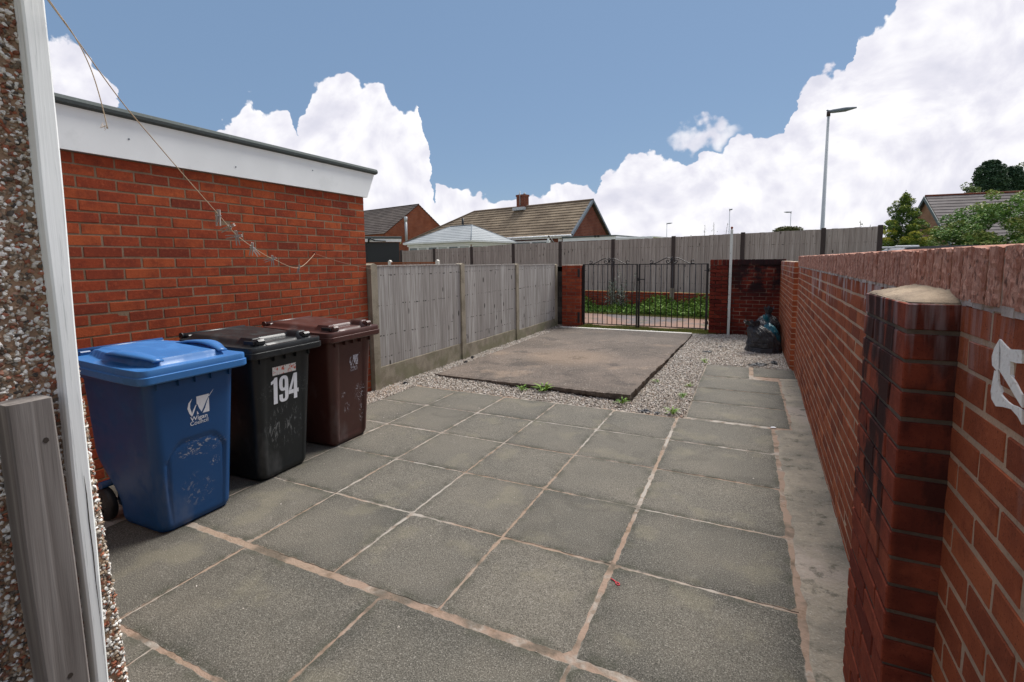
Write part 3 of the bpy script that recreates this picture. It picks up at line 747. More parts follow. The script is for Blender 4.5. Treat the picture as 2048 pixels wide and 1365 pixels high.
def board(name, y0, y1, x0, x1, z0, z1, m, nseg=24, wob=.0015, lean=0.0, lean0=0.0):
    mb = MB(); rows = []
    ry = .004
    for i in range(nseg+1):
        z = z0+(z1-z0)*i/nseg; w1 = wob*math.sin(z*9+y0*50)+lean0*(z-.8); w2 = wob*math.sin(z*7+2)+lean*(z-1.3)+lean0*(z-.8)
        rows.append([(x0, y0+w1, z), (x1-ry, y0+w1, z), (x1, y0+ry+w1, z), (x1, y1-ry+w2, z), (x1-ry, y1+w2, z), (x0, y1+w2, z)])
    vs = [v for r_0 in rows for v in r_0]; k = 6
    fs = [(i*k+j, i*k+(j+1) % k, (i+1)*k+(j+1) % k, (i+1)*k+j) for i in range(nseg) for j in range(k)]+[tuple(range(k))[::-1], tuple(nseg*k+j for j in range(k))]
    mb.add(vs, fs, .4); return mb.build(name, m)
BY0, BY1, BX = .558, .594, -1.462
tag(board("timber_board", BY0, BY1, Xw+.002, BX, 0, 2.72, M_WHITEBOARD, lean=.009), "tall white painted timber batten with flaking paint, fixed to the pebbledash corner", "board")
tag(board("timber_post", .452, .5325, Xw+.002, -1.432, 0, 1.195, M_TIMBER, lean0=-.015), "short weathered grey timber post standing against the pebbledash beside the white batten", "post")

tp_ = [o for o in C.objects if o.name.startswith('timber_post')][0]
m, t, b = mat("knot_wood", .8, .2); fin(t, b, (.045, .035, .030)); M_KNOT = m
for z, y in ((1.10, .505), (.52, .50), (.47, .512)):
    mb = MB(); n_ = 14; mb.add([(-1.4313, y+.0052*math.cos(2*math.pi*i/n_)*(1+.2*math.sin(i*3)), z+.0065*math.sin(2*math.pi*i/n_)) for i in range(n_)]+[(-1.436, y+.0052*math.cos(2*math.pi*i/n_), z+.0065*math.sin(2*math.pi*i/n_)) for i in range(n_)], [tuple(range(n_))]+[(i, (i+1) % n_, n_+(i+1) % n_, n_+i) for i in range(n_)]); mb.build("knot", M_KNOT, tp_)
bp_ = [o for o in C.objects if o.name.startswith('timber_board')][0]
mb = MB(); cr_ = [(.5775, .98), (.5787, .93), (.5780, .86), (.5792, .78), (.5786, .70), (.5795, .60), (.5790, .50)]; ww_ = [.0003, .0010, .0012, .0011, .0008, .0004, .0002]
for i in range(6):
    (ya, za), (yb_, zb_) = cr_[i], cr_[i+1]; mb.add([(BX+.0006, ya-ww_[i], za), (BX+.0006, ya+ww_[i], za), (BX+.0006, yb_+ww_[i+1], zb_), (BX+.0006, yb_-ww_[i+1], zb_)], [(0, 1, 2, 3)])
mb.build("crack", M_KNOT, bp_)

# ------------------------------------------------------------------ neighbour's garage
GX, GY1 = -3.93, 4.27
th = empty("brick_garage", (GX, 2.5, 0), 0, "flat roofed red brick garage with a deep white fascia beside the bins", "garage")
th_loc = Vector((GX, 2.5, 0))
def par(o, p):
    o.parent = p; o.matrix_parent_inverse = p.matrix_basis.inverted() if False else Matrix.Translation(-Vector(p.location)); return o
B = Bricks((GX, 0, 0), R(90)); 
# frame: u along +Y, n outward = local +y rotated by 90 -> -X ; use negative n for +X side
B.wall(.10, GY1, -.03, 30, 0.0, .1025, phase=0, j=.0095)
par(B.mesh("brickwork", M_BRICK_G), th)
B = Bricks((GX-.0, GY1, 0), 0)
B.wall(-2.6, -.115, -.03, 30, -.1025, 0.0, phase=1)
par(B.mesh("end_brickwork", M_BRICK_G), th)
mb = MB(); mb.box((GX-2.6, .1, -.05), (GX-.0022, GY1-.0022, 2.22)); par(mb.build("mortar_core", M_MORT_G), th)
mb = MB(); mb.prism([(.0, 2.222), (4.30, 2.222), (4.43, 2.50), (.0, 2.50)], 0, GX-.005, GX+.03)
mb.box((GX-.1, -.02, 2.223), (GX-.006, 4.29, 2.235)); par(mb.build("fascia", M_FASCIA), th)
for y_, z_ in ((1.98, 2.36), (2.75, 2.30), (3.55, 2.40)):
    mb = MB(); mb.tube([(GX+.029, y_, z_), (GX+.033, y_, z_)], .006, 8); par(mb.build("fixing", M_GREYTRIM), th)
mb = MB(); mb.prism([(GX-2.7, 2.485), (GX+.035, 2.495), (GX+.062, 2.505), (GX+.066, 2.525), (GX+.055, 2.548), (GX+.03, 2.556), (GX-2.7, 2.58)], 1, -.1, 4.45)
par(mb.build("felt_roof", M_FELT), th)

# ------------------------------------------------------------------ boundary wall on the right
th = empty("boundary_wall", (.47, 1.5, 0), 0, "long red brick garden wall with rough soldier coping and white salt drips, right side", "wall")
aw = -math.atan(.0256)
Bw = Bricks((wallx(0)-0, 0, 0), R(90)+aw)     # local u ~ +Y, n ~ -X (outward towards camera is +n)
# local +n points to -X : face towards the yard
Z0 = 1.385-19*.075
Bw.wall(-.7, 7.36, Z0, 19, -.1025, 0.0, phase=1)
par(Bw.mesh("brickwork", M_BRICK_W), th)
def wl(u, n, z):
    a = R(90)+aw; return Vector((wallx(0)+u*math.cos(a)-n*math.sin(a), u*math.sin(a)+n*math.cos(a), z))
def wbox(mb, u0, u1, n0, n1, z0, z1, rnd=.5):
    vs = [wl(u, n, z) for u in (u0, u1) for n in (n0, n1) for z in (z0, z1)]
    mb.add(vs, [(0, 1, 3, 2), (4, 6, 7, 5), (0, 4, 5, 1), (2, 3, 7, 6), (0, 2, 6, 4), (1, 5, 7, 3)], rnd)
mb = MB(); wbox(mb, -.7, 7.35, -.21, -.0022, -.05, 1.385); par(mb.build("mortar_core", M_MORT_W), th)
# coping: bricks on end with split faces
VV = []; FF = []; RR = []; off = 0; u = -.7
while u < 7.36:
    wdt = random.uniform(.0645, .0685); proud = random.uniform(.000, .004); hh = random.uniform(-.0035, .0035); rn = random.random()
    nu, nzv = (7, 15) if u < 3.2 else (4, 8)
    # section: front face bottom -> top -> back across the top
    prof = [(proud+.004, 1.392+.123*k/(nzv-1)+(hh if k == nzv-1 else 0)) for k in range(nzv)]+[(-.03, 1.517+hh), (-.10, 1.520+hh), (-.22, 1.516+hh), (-.222, 1.39)]
    V = []
    for k, (nn, z) in enumerate(prof):
        for i in range(-1, nu+1):
            cap_ = i in (-1, nu); ii = min(max(i, 0), nu-1)
            uu = u+wdt*ii/(nu-1); edge = min(ii, nu-1-ii) == 0
            dn = random.gauss(0, .0010)+(-.0025 if edge and k < nzv else 0)-(.02 if cap_ and k < nzv else 0)
            dzz = ((random.gauss(0, .0010)-(.002 if edge else 0)) if k >= nzv-1 else 0)-(.02 if cap_ and k >= nzv-1 else 0)
            V.append(tuple(wl(uu, nn+(dn if k < nzv+1 else 0), z+dzz)))
    k_ = len(prof); nu_ = nu+2; I = np.arange(k_*nu_).reshape(k_, nu_)
    F = np.stack([I[:-1, :-1], I[:-1, 1:], I[1:, 1:], I[1:, :-1]], -1).reshape(-1, 4)
    # ends
    VV.append(np.array(V)); FF.append(F+off); RR.append(np.full(len(V), rn)); off += len(V)
    u += .0735
par(link("coping", npmesh("coping", np.concatenate(VV), np.concatenate(FF), np.concatenate(RR)), M_COPING), th)
mb = MB(); wbox(mb, -.7, 7.36, -.215, .0005, 1.386, 1.513); par(mb.build("coping_mortar", M_MORT_TOP), th)
mb = MB(); nseg = 160
for i in range(nseg):
    u0 = -.7+8.06*i/nseg; u1 = u0+8.06/nseg; wbox(mb, u0, u1, -.1, .002+.0025*math.sin(i*1.7), 1.379+.003*math.sin(i*2.3), 1.396+.002*math.sin(i*.9))
par(mb.build("mortar_bed", M_MORT_BED), th)
# pillar: half-brick projection, part of the wall
PX0, PY0, PY1 = .364, 1.490, 1.945
Bp = Bricks((0, 0, 0), 0)
for k in range(19):
    z = Z0+k*.075+.005; z1 = z+.065; xr = .476
    if k % 2: segs = [(0, .1025), (.1125, .3275), (.3375, .455)]
    else: segs = [(0, .2225), (.2325, .455)]
    for a, b2 in segs: Bp.brick(PX0, xr, PY0+a, PY0+b2, z, z1)
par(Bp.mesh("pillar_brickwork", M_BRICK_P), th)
mb = MB(); mb.box((PX0+.005, PY0+.005, -.05), (.49, PY1-.005, 1.383)); par(mb.build("pillar_mortar", M_MORT_P), th)
nn_, mm_ = 16, 30; V = []
for i in range(nn_):
    for j in range(mm_):
        u, v = i/(nn_-1), j/(mm_-1); x = PX0+.002+(.475-PX0)*u; y = PY0+.002+(PY1-PY0-.004)*v
        e = min(u*.11, v*.45, (1-v)*.45)
        z = 1.384+.028*min(1, u*1.05)**.8*min(1, min(v, 1-v)*5+.15)+random.gauss(0, .0012)
        V.append((x, y, z if i and j and j < mm_-1 else 1.3795))
I = np.arange(nn_*mm_).reshape(nn_, mm_); F = np.stack([I[:-1, :-1], I[1:, :-1], I[1:, 1:], I[:-1, 1:]], -1).reshape(-1, 4)
par(link("pillar_cap", npmesh("pillar_cap", V, F, np.full(len(V), .5), True), M_MORT_CAP), th)
# white paint mark on the near wall
def facept(uY, z): # point on wall face at world Y
    return Vector((wallx(uY)-.0022, uY, z))
PA = [(1.2654, 1.3305), (1.2378, 1.3218), (1.2213, 1.3174), (1.1706, 1.3247), (1.1682, 1.3129), (1.1657, 1.3005), (1.1875, 1.297), (1.2139, 1.2961), (1.2087, 1.2858), (1.2068, 1.2706), (1.1799, 1.26), (1.1546, 1.2458), (1.1499, 1.2227), (1.1745, 1.2337), (1.2072, 1.2493), (1.2347, 1.2616), (1.256, 1.2702)]
PB = [(1.2631, 1.2658), (1.2872, 1.2728), (1.293, 1.29), (1.2846, 1.3096), (1.2654, 1.3305), (1.2543, 1.3088), (1.2503, 1.2744)]
PC = [(1.2751, 1.2647), (1.2586, 1.2667), (1.2494, 1.2391), (1.2366, 1.2246), (1.21, 1.2186), (1.1886, 1.2173), (1.1659, 1.2195), (1.1491, 1.2188), (1.144, 1.1933), (1.1625, 1.2026), (1.1898, 1.2086), (1.2225, 1.2036), (1.2537, 1.1963), (1.2762, 1.2053), (1.2827, 1.2189), (1.2797, 1.2379)]
m, t, b = mat("white_masonry_paint", .7, .3); o = t.obj()
fin(t, b, t.mix(t.map(t.noise(o, 90, 4), .55, .72, 0, .6), (.86, .86, .82), (.50, .44, .38)), t.bump(t.noise(o, 120, 4), .5, .003)); M_PAINT = m
mb = MB()
for pl in (PA, PB, PC):
    f_ = [Vector((wallx(y)-.0035, y, z)) for y, z in pl]; k_ = [Vector((wallx(y)+.004, y, z)) for y, z in pl]; n_ = len(pl)
    mb.add(f_+k_, [tuple(range(n_)), tuple(range(2*n_-1, n_-1, -1))]+[(i, (i+1) % n_, n_+(i+1) % n_, n_+i) for i in range(n_)])
mark = mb.build("paint_mark", M_PAINT); mark.parent = th; mark.matrix_parent_inverse = Matrix.Translation(-Vector(th.location)); mark['label'] = "splash of thick white paint on the near wall face"


# ------------------------------------------------------------------ side wall and back wall
th = empty("corner_wall", (.6, 10.3, 0), 0, "low dark stained brick wall in the far right corner behind the bin bags", "wall")
Bb = Bricks((-.655, 10.30, 0), 0)   # face -Y : n outward is -y => bricks occupy 0..+.1025
Bb.wall(0, 1.24, -.055, 19, 0, .1025, phase=0)
Bb.wall(0, .33, -.055, 19, -.03, -.002, phase=0)   # pier of the gate
par(Bb.mesh("back_brickwork", M_BRICK_B), th)
mb = MB(); mb.box((-.65, 10.304, -.05), (.60, 10.51, 1.37)); par(mb.build("back_mortar", M_MORT_B), th)
Bc = Bricks((0, 10.27, 1.372), 0); x = -.655
while x < .60:
    Bc.brick(x, x+.064, 0, .22, .004, .108); x += .0735
par(Bc.mesh("back_coping", M_BRICK_B), th)
mb = MB(); mb.box((-.65, 10.275, 1.371), (.60, 10.48, 1.473)); par(mb.build("back_coping_mortar", M_MORT_B), th)
Bs = Bricks((.578, 7.49, 0), R(90))  # u +Y, n -> -X
Bs.wall(0, 2.80, -.055, 20, -.1025, 0, phase=1)
par(Bs.mesh("side_brickwork", M_BRICK_W), th)
mb = MB(); mb.box((.582, 7.495, -.05), (.676, 10.29, 1.445)); mb.box((.69, 7.6, -.05), (.72, 10.29, 1.44)); par(mb.build("side_mortar", M_MORT_W), th)

# ------------------------------------------------------------------ gate pillar on the left
th = empty("gate_pillar", (-3.56, 10.45, 0), 0, "square red brick gate pillar at the end of the panel fence", "pillar")
Bg = Bricks((0, 0, 0), 0)
for k in range(19):
    z = -.04+k*.075; x0, x1, y0, y1 = -3.77, -3.345, 10.30, 10.62
    if k % 2: rr = [(x0, x0+.2075, y0, y0+.1025), (x0+.2175, x1, y0, y0+.1025), (x1-.1025, x1, y0+.1125, y1), (x0, x0+.1025, y0+.1125, y1), (x0+.11, x1-.11, y1-.1025, y1)]
    else: rr = [(x0, x0+.1025, y0, y0+.2), (x0+.1125, x1-.1125, y0, y0+.1025), (x1-.1025, x1, y0, y0+.2), (x1-.1025, x1, y0+.21, y1), (x0, x0+.1025, y0+.21, y1), (x0+.1125, x1-.1125, y1-.1025, y1)]
    for a, b2, c_, d_ in rr: Bg.brick(a, b2, c_, d_, z+.005, z+.07)
par(Bg.mesh("brickwork", M_BRICK_GP), th)
mb = MB(); mb.box((-3.765, 10.305, -.05), (-3.35, 10.615, 1.375)); par(mb.build("mortar_core", M_MORT_P), th)
mb = MB(); mb.box((-3.775, 10.295, 1.384), (-3.34, 10.625, 1.392), c=.003); par(mb.build("cap", M_MORT_W), th)

# ------------------------------------------------------------------ iron gates
GY, GZ0, GZ1 = 10.47, .075, 1.395
def spiral(c, r0, r1, a0, turns, n=22, flip=1):
    return [(c[0]+flip*(r0+(r1-r0)*i/(n-1))*math.cos(a0+turns*2*math.pi*i/(n-1)), GY, c[1]+(r0+(r1-r0)*i/(n-1))*math.sin(a0+turns*2*math.pi*i/(n-1))) for i in range(n)]
def gate_leaf(x0, x1, nb_, hinge, label):
    t_ = empty("iron_gate", ((x0+x1)/2, GY, 0), 0, label, "gate", "pair of black iron driveway gates")
    def sh(o): return par(o, t_)
    for zr_ in (GZ0, GZ1): mb = MB(); mb.box((x0, GY-.006, zr_-.009), (x1, GY+.006, zr_+.009)); sh(mb.build("rail", M_IRON))
    for s, x in ((0, x0), (1, x1)):
        wd = .016 if (s == 1) == (hinge == 'L') else .022
        mb = MB(); mb.box((x-wd, GY-.014, GZ0-(.05 if wd < .02 else .03)), (x+wd, GY+.014, GZ1+.012), c=.002); sh(mb.build("stile", M_IRON))
    for i in range(nb_):
        x = x0+(x1-x0)*(i+1)/(nb_+1); mb = MB(); mb.tube([(x, GY, GZ0), (x, GY, GZ1)], .0095, 6); sh(mb.build("bar", M_IRON))
    mb = MB(); cx = (x0+x1)/2-.02; z = GZ1
    for f in (-1, 1):
        outer = spiral((cx+f*.40, z+.050), .050, .012, R(-90), 1.15, flip=-f)[::-1] if False else None
        # long S: curl at the outer end, sweep up to a curl by the centre
        pts_ = [(cx+f*(.415+.046*math.cos(a)*k), GY, z+.058+.048*math.sin(a)*k) for a, k in [(R(-20+i*24), .35+.65*i/14) for i in range(15)]]
        endp = pts_[-1]
        sweep = [(cx+f*(.36), GY, z+.012), (cx+f*.28, GY, z+.045), (cx+f*.19, GY, z+.095), (cx+f*.12, GY, z+.125), (cx+f*.06, GY, z+.128), (cx+f*.022, GY, z+.10), (cx+f*.018, GY, z+.055), (cx+f*.05, GY, z+.022), (cx+f*.095, GY, z+.03), (cx+f*.108, GY, z+.065), (cx+f*.085, GY, z+.088), (cx+f*.062, GY, z+.072), (cx+f*.068, GY, z+.052)]
        mb.tube(pts_, .009, 6); mb.tube([endp]+spl(sweep, 4), .009, 6)
    mb.tube([(cx, GY, z), (cx, GY, z+.125)], .009, 6)
    V0, F0 = ico(1); mb.add([Vector(v)*.014+Vector((cx, GY, z+.135)) for v in V0], [tuple(f) for f in F0], .5, True)
    sh(mb.build("scrollwork", M_IRON))
    hx = x0 if hinge == 'L' else x1; f = -1 if hinge == 'L' else 1
    for hz_ in (GZ0+.12, GZ1-.13):
        mb = MB(); mb.tube([(hx-f*.06, GY-.012, hz_), (hx+f*.055, GY-.012, hz_)], .007, 6); mb.tube([(hx+f*.03, GY-.012, hz_-.03), (hx+f*.03, GY-.012, hz_+.04)], .009, 6); sh(mb.build("hinge", M_IRON))
    return t_, sh
g1, sh1 = gate_leaf(-3.31, -2.125, 10, 'L', "left leaf of the black iron gate pair, next to the fence end pillar")
mb = MB(); mb.box((-3.36, 10.435, .1), (-3.33, 10.475, 1.37)); mb.box((-3.40, 10.285, 1.12), (-3.35, 10.32, 1.30)); mb.box((-3.40, 10.285, .10), (-3.35, 10.32, .34)); sh1(mb.build("hanging_bracket", M_IRON))
g2, sh2 = gate_leaf(-2.075, -.715, 11, 'R', "right leaf of the black iron gate pair, with the latch, beside the white pole")
mb = MB(); mb.box((-2.10, 10.44, 1.065), (-1.95, 10.455, 1.088)); mb.box((-2.10, 10.43, 1.04), (-2.08, 10.46, 1.11)); sh2(mb.build("latch", M_IRON))
mb = MB(); mb.tube([(-2.09, 10.445, .015), (-2.09, 10.445, .60), (-2.06, 10.44, .62)], .008, 6); sh2(mb.build("drop_bolt", M_IRON))

# white washing line pole
th = empty("washing_line_pole", (-.285, 10.235, 0), 0, "tall white washing line pole standing against the dark corner wall", "pole")
mb = MB(); mb.box((-.024, -.02, -.05), (.024, .02, 2.05), c=.004); mb.build("shaft", M_WPOLE, th)
mb = MB(); mb.tube([(0, 0, 2.03), (0, 0, 2.07)], .012, 8); V0, F0 = ico(1); mb.add([Vector(v)*.024+Vector((0, 0, 2.085)) for v in V0], [tuple(f) for f in F0], .5, True); mb.build("finial", M_BRICK_P, th)
for z in (.35, .8, 1.2, 1.6): mb = MB(); mb.tube([(-.012, -.021, z), (-.012, -.026, z)], .006, 6); mb.build("screw_head", M_DARK, th)

# ------------------------------------------------------------------ panel fence on the left
FXf = -3.875
posts = [(4.28, 1.485), (6.20, 1.47), (8.13, 1.445), (10.19, 1.415)]
pf = empty("panel_fence", (FXf, 7.2, 0), 0, "weathered grey feather-edge panel fence between concrete posts, left of the concrete base", "fence")
def conc_post(y, h):
    mb = MB(); a, w_ = FXf, .105
    mb.prism([(y, -.1), (y+w_, -.1), (y+w_, h-.02), (y+w_*.5, h), (y, h-.02)], 0, a-w_, a)
    return par(mb.build("concrete_post", M_CONC), pf)
for (y, h) in posts: conc_post(y, h)
def panel(y0, y1, top, gb):
    pp = None
    n = 16; w_ = (y1-y0)/n; mb = MB()
    for i in range(n):
        a = y0+i*w_-.008; b2 = y0+(i+1)*w_+.006; rn = random.random(); dz = random.uniform(-.006, .004); x = FXf-.045
        # feather-edge board: thin at one edge, thick at the other
        vs = [(x, a, gb+.002), (x+.006, a, gb+.002), (x+.022, b2, gb+.002), (x+.004, b2, gb+.002), (x, a, top+dz), (x+.006, a, top+dz), (x+.022, b2, top+dz), (x+.004, b2, top+dz)]
        mb.add(vs, [(0, 3, 2, 1), (4, 5, 6, 7), (0, 1, 5, 4), (1, 2, 6, 5), (2, 3, 7, 6), (3, 0, 4, 7)], rn)
    pp = par(mb.build("fence_panel", M_FENCE), pf)
    for z in (gb+.08, (gb+top)/2, top-.1):
        mb = MB(); mb.box((FXf-.085, y0, z-.03), (FXf-.048, y1, z+.03)); mb.build("rail", M_FENCE, pp)
    mb = MB(); mb.box((FXf-.07, y0, top+.001), (FXf-.02, y1, top+.014)); mb.build("capping", M_FENCE, pp)
    mb = MB(); mb.box((FXf-.07, y0-.02, -.1), (FXf-.02, y1+.02, gb), c=.004); par(mb.build("gravel_board", M_CONC), pf)
panel(4.388, 6.198, 1.448, .255)
panel(6.308, 8.128, 1.428, .222)
panel(8.238, 10.188, 1.405, .185)
mb = MB()
for k in range(11): mb.box((-3.96, 10.33+.004*k, .10+k*.115), (-3.78, 10.36+.004*k, .205+k*.115), rnd=random.random())
mb.box((-3.95, 10.37, .02), (-3.78, 10.40, 1.36)); par(tag(mb.build("slatted_infill", M_DARKSLAT), "dark slatted infill beside the gate pillar"), pf)

# ------------------------------------------------------------------ tall fence beyond the lane
def F2(k, off=0.0):
    x, y = -11.019+1.81644*k, 15.743-.22234*k; return Vector((x+off*.1215, y+off*.9926, 0))
adir = math.atan2(-.22234, 1.81644)
tops = [1.95, 1.98, 2.01, 2.075, 2.09, 2.10, 2.13, 2.165, 2.20, 2.22]
kk = [-.98, 0, 1, 2, 3, 4, 5, 6, 7, 7.62]
tf = empty("tall_fence", tuple(F2(0)), 0, "tall grey-brown closeboard fence with dark brown posts beyond the gates", "fence")
wherep = ["", "at the far left end of the tall fence", "second from the left along the tall fence", "below the right end of the white conservatory", "below the tan roof's gutter", "seen just above the left gate leaf's scrollwork", "behind the scrollwork of the right gate leaf", "just right of the white washing line pole", "just below the nearest street lamp column", "at the right end of the tall fence, by the golden conifer"]
for k, tp, wp in zip(kk, tops, wherep):
    p = F2(k); mb = MB(); Mx = Matrix.Translation(p) @ Matrix.Rotation(adir, 4, 'Z')
    mb.box((-.05, -.06, .25), (.05, .045, tp+.03), M=Mx, c=.004); po = mb.build("fence_post", M_BROWNPOST)
    par(po, tf)
    mb = MB(); mb.box((-.055, -.10, -.3), (.055, -.061, .66), M=Mx); sp_ = mb.build("concrete_spur", M_CONC, po)
for i in range(len(kk)-1):
    k0, k1 = kk[i], kk[i+1]; tp0, tp1 = tops[i], tops[i+1]; n = int(round((k1-k0)*15)); mb = MB()
    p0 = F2(k0); L_ = (F2(k1)-p0).length; Mx = Matrix.Translation(p0) @ Matrix.Rotation(adir, 4, 'Z')
    for j in range(n):
        a = .05+(L_-.1)*j/n; b2 = .05+(L_-.1)*(j+1)/n+.008; tz = tp0+(tp1-tp0)*(j+.5)/n+random.uniform(-.006, .006); y_ = -.022
        vs = [(a, y_-.004, .54), (a, y_, .54), (b2, y_, .54), (b2, y_-.02, .54), (a, y_-.004, tz), (a, y_, tz), (b2, y_, tz), (b2, y_-.02, tz)]
        mb.add([Mx @ Vector(v) for v in vs], [(0, 3, 2, 1), (4, 5, 6, 7), (0, 1, 5, 4), (1, 2, 6, 5), (2, 3, 7, 6), (3, 0, 4, 7)], random.random())
    for z in (.7, 1.3, 1.85): mb.box((.05, 0, z-.03), (L_-.05, .035, z+.03), M=Mx)
    o_ = mb.build("fence_panel", M_FENCE2)
    par(o_, tf)
B2 = Bricks(tuple(F2(-1)), adir); B2.wall(0, 16.0, .0, 7, 0, .1025, phase=0)
th = empty("plinth_wall", tuple(F2(0)), 0, "low red brick plinth wall under the tall fence, seen through the iron gates", "wall")
par(B2.mesh("brickwork", M_BRICK_GP, cham=.004), th)
mb = MB(); Mx = Matrix.Translation(F2(-1)) @ Matrix.Rotation(adir, 4, 'Z'); mb.box((0, .004, -.1), (16.0, .1, .515), M=Mx); par(mb.build("mortar_core", M_MORT_P), th)
# plain ground strip behind
# tan fence with pale concrete posts
of = empty("orange_fence", (-10.3, 12.3, 0), 0, "low orange stained fence with pale concrete posts just beyond the grey panels", "fence")
for i, (x, lb) in enumerate(((-10.33, "left pale concrete post of the orange fence beyond the grey panels"), (-8.51, "right pale concrete post of the orange fence beyond the grey panels"))):
    mb = MB(); mb.box((x-.05, 12.25, -.1), (x+.05, 12.35, 1.52), c=.006); mb.prism([(x-.05, 1.521), (x+.05, 1.521), (x, 1.56)], 1, 12.25, 12.35)
    par(mb.build("concrete_post", M_PALECONC), of)
for i, (x0, x1, lb) in enumerate(((-12.12, -10.39, "orange stained fence panel touching the garage corner in view"), (-10.27, -8.57, "orange stained fence panel between the two pale concrete posts"))):
    mb = MB(); mb.box((x0, 12.27, 1.455), (x1, 12.33, 1.492), rnd=.2)
    for k in range(9): mb.box((x0, 12.285+.004*(k % 2), .1+k*.15), (x1, 12.305+.004*(k % 2), .245+k*.15), rnd=random.random())
    for k in range(4): mb.box((x0+.02+k*(x1-x0-.06)/3, 12.266, .1), (x0+.05+k*(x1-x0-.06)/3, 12.284, 1.454))
    par(mb.build("fence_panel", M_TAN), of)

# ------------------------------------------------------------------ houses
Lv = Vector((-.97029573, .2419219, 0)); Gv = Vector((.2419219, .97029573, 0))
def frame(A, z0=None):
    """matrix with local x along -Lv (to the right), local y along Gv (away)"""
    Mx = Matrix(((-Lv.x, Gv.x, 0, A[0]), (-Lv.y, Gv.y, 0, A[1]), (0, 0, 1, 0), (0, 0, 0, 1))); return Mx
def set_mat(o, Mx): o.matrix_world = Mx; return o
def house_empty(name, Mx, label, cat="house"):
    o = bpy.data.objects.new(name, None); C.objects.link(o); o.matrix_world = Mx; return tag(o, label, cat)
def roof_plane(mb, e0, e1, r1, r0, n=12, step=.035, ncol=1):
    """tiled slope from eave line e0-e1 to ridge line r0-r1 as overlapping courses"""
    e0, e1, r0, r1 = map(Vector, (e0, e1, r0, r1)); nrm = (e1-e0).cross(r0-e0).normalized()
    if nrm.z < 0: nrm = -nrm
    for k in range(n):
        a, b2 = k/n, (k+1)/n; a2 = b2+.12/n if k < n-1 else b2
        p0, p1 = e0.lerp(r0, a), e1.lerp(r1, a); q0, q1 = e0.lerp(r0, a2), e1.lerp(r1, a2)
        rn = random.random()*.6
        lo = nrm*step
        mb.add([p0, p1, p1+lo, p0+lo, q1+nrm*.004, q0+nrm*.004], [(0, 1, 2, 3), (3, 2, 4, 5)], rn)
    return nrm

# tan-roofed bungalow
Mx = frame((-11.381, 33.06)); Z0h, Ze, Zr = .85, 3.309, 5.99; Wd = 5.8; Lr = 12.4; Le = 19.0
hb = house_empty("bungalow", Mx, "brick bungalow with a tan tiled roof, a chimney and white gutters, beyond the tall fence", "house")
mb = MB(); mb.prism([(.25, Z0h), (Wd-.25, Z0h), (Wd-.25, Ze-.05), (Wd/2, Zr-.32), (.25, Ze-.05)], 0, -Lr+2, -.12); mb.box((-Le+.3, .25, Z0h), (-Lr+1.99, Wd-.25, Ze-.06))
mb.build("wall", M_HB2, hb)
mb = MB()
roof_plane(mb, (-Le, 0, Ze), (0, 0, Ze), (0, Wd/2, Zr), (-Lr, Wd/2, Zr), 12, .05)
roof_plane(mb, (0, Wd, Ze), (-Le, Wd, Ze), (-Lr, Wd/2, Zr), (0, Wd/2, Zr), 12, .05)
roof_plane(mb, (-Le, Wd, Ze), (-Le, 0, Ze), (-Lr, Wd/2, Zr), (-Lr, Wd/2, Zr), 12, .05)
rf = mb.build("roof", M_TILE, hb)
mb = MB(); mb.tube([(0.02, Wd/2, Zr+.02), (-Lr, Wd/2, Zr+.02), (-Le, 0, Ze+.03)], .09, 6); mb.build("ridge_tiles", M_RIDGE, rf)
mb = MB()
for y0, y1 in ((0, Wd/2), (Wd, Wd/2)):
    for k in range(13):
        a, b2 = k/13, (k+1.15)/13; p = Vector((0.03, y0+(y1-y0)*a, Ze+(Zr-Ze)*a)); q = Vector((.03, y0+(y1-y0)*b2, Ze+(Zr-Ze)*b2))
        mb.add([p+Vector((-.13, 0, .05)), p+Vector((.06, 0, .05)), q+Vector((.06, 0, .075)), q+Vector((-.13, 0, .075)), p+Vector((.06, 0, -.16)), q+Vector((.06, 0, -.14))], [(0, 1, 2, 3), (1, 4, 5, 2)], random.random())
mb.build("verge_tiles", M_GREYTRIM, rf)
mb = MB(); cx = -6.75
mb.box((cx-.42, Wd/2-.30, Zr-.5), (cx+.42, Wd/2+.30, Zr+.85)); mb.box((cx-.46, Wd/2-.34, Zr+.84), (cx+.46, Wd/2+.34, Zr+1.0)); ch = mb.build("chimney", M_HB2, rf)
mb = MB(); mb.box((cx-.62, Wd/2-.62, Zr-.30), (cx+.55, Wd/2-.28, Zr-.05)); mb.build("lead_flashing", M_GALV, ch)
mb = MB(); mb.tube([(cx, Wd/2-.36, Zr+.1), (cx, Wd/2-.36, Zr+1.30)], .03, 6); mb.tube([(cx-.3, Wd/2, Zr+1.0), (cx-.3, Wd/2, Zr+1.12)], .09, 8); mb.tube([(cx+.2, Wd/2, Zr+1.0), (cx+.2, Wd/2, Zr+1.15)], .09, 8); mb.build("pots", M_GALV, ch)
mb = MB(); mb.tube([(-12.2, 1.2, Ze+.8), (-12.2, 1.2, Ze+2.0)], .10, 8); mb.build("vent_pipe", M_DARK, rf)
mb = MB(); mb.box((-Le, -.06, Ze-.20), (.0, .10, Ze-.03)); mb.tube([(-Le, -.10, Ze-.05), (.03, -.10, Ze-.05)], .075, 8); mb.build("gutter", M_UPVC, hb)
mb = MB(); mb.box((-5.6, .10, Ze-1.15), (-1.9, .26, Ze-.30)); wf = mb.build("window", M_UPVC, hb)
for a, b2 in ((-5.5, -3.85), (-3.6, -2.0)):
    mb = MB(); mb.box((a, .085, Ze-1.05), (b2, .11, Ze-.42)); mb.build("pane", M_GLASS, wf)
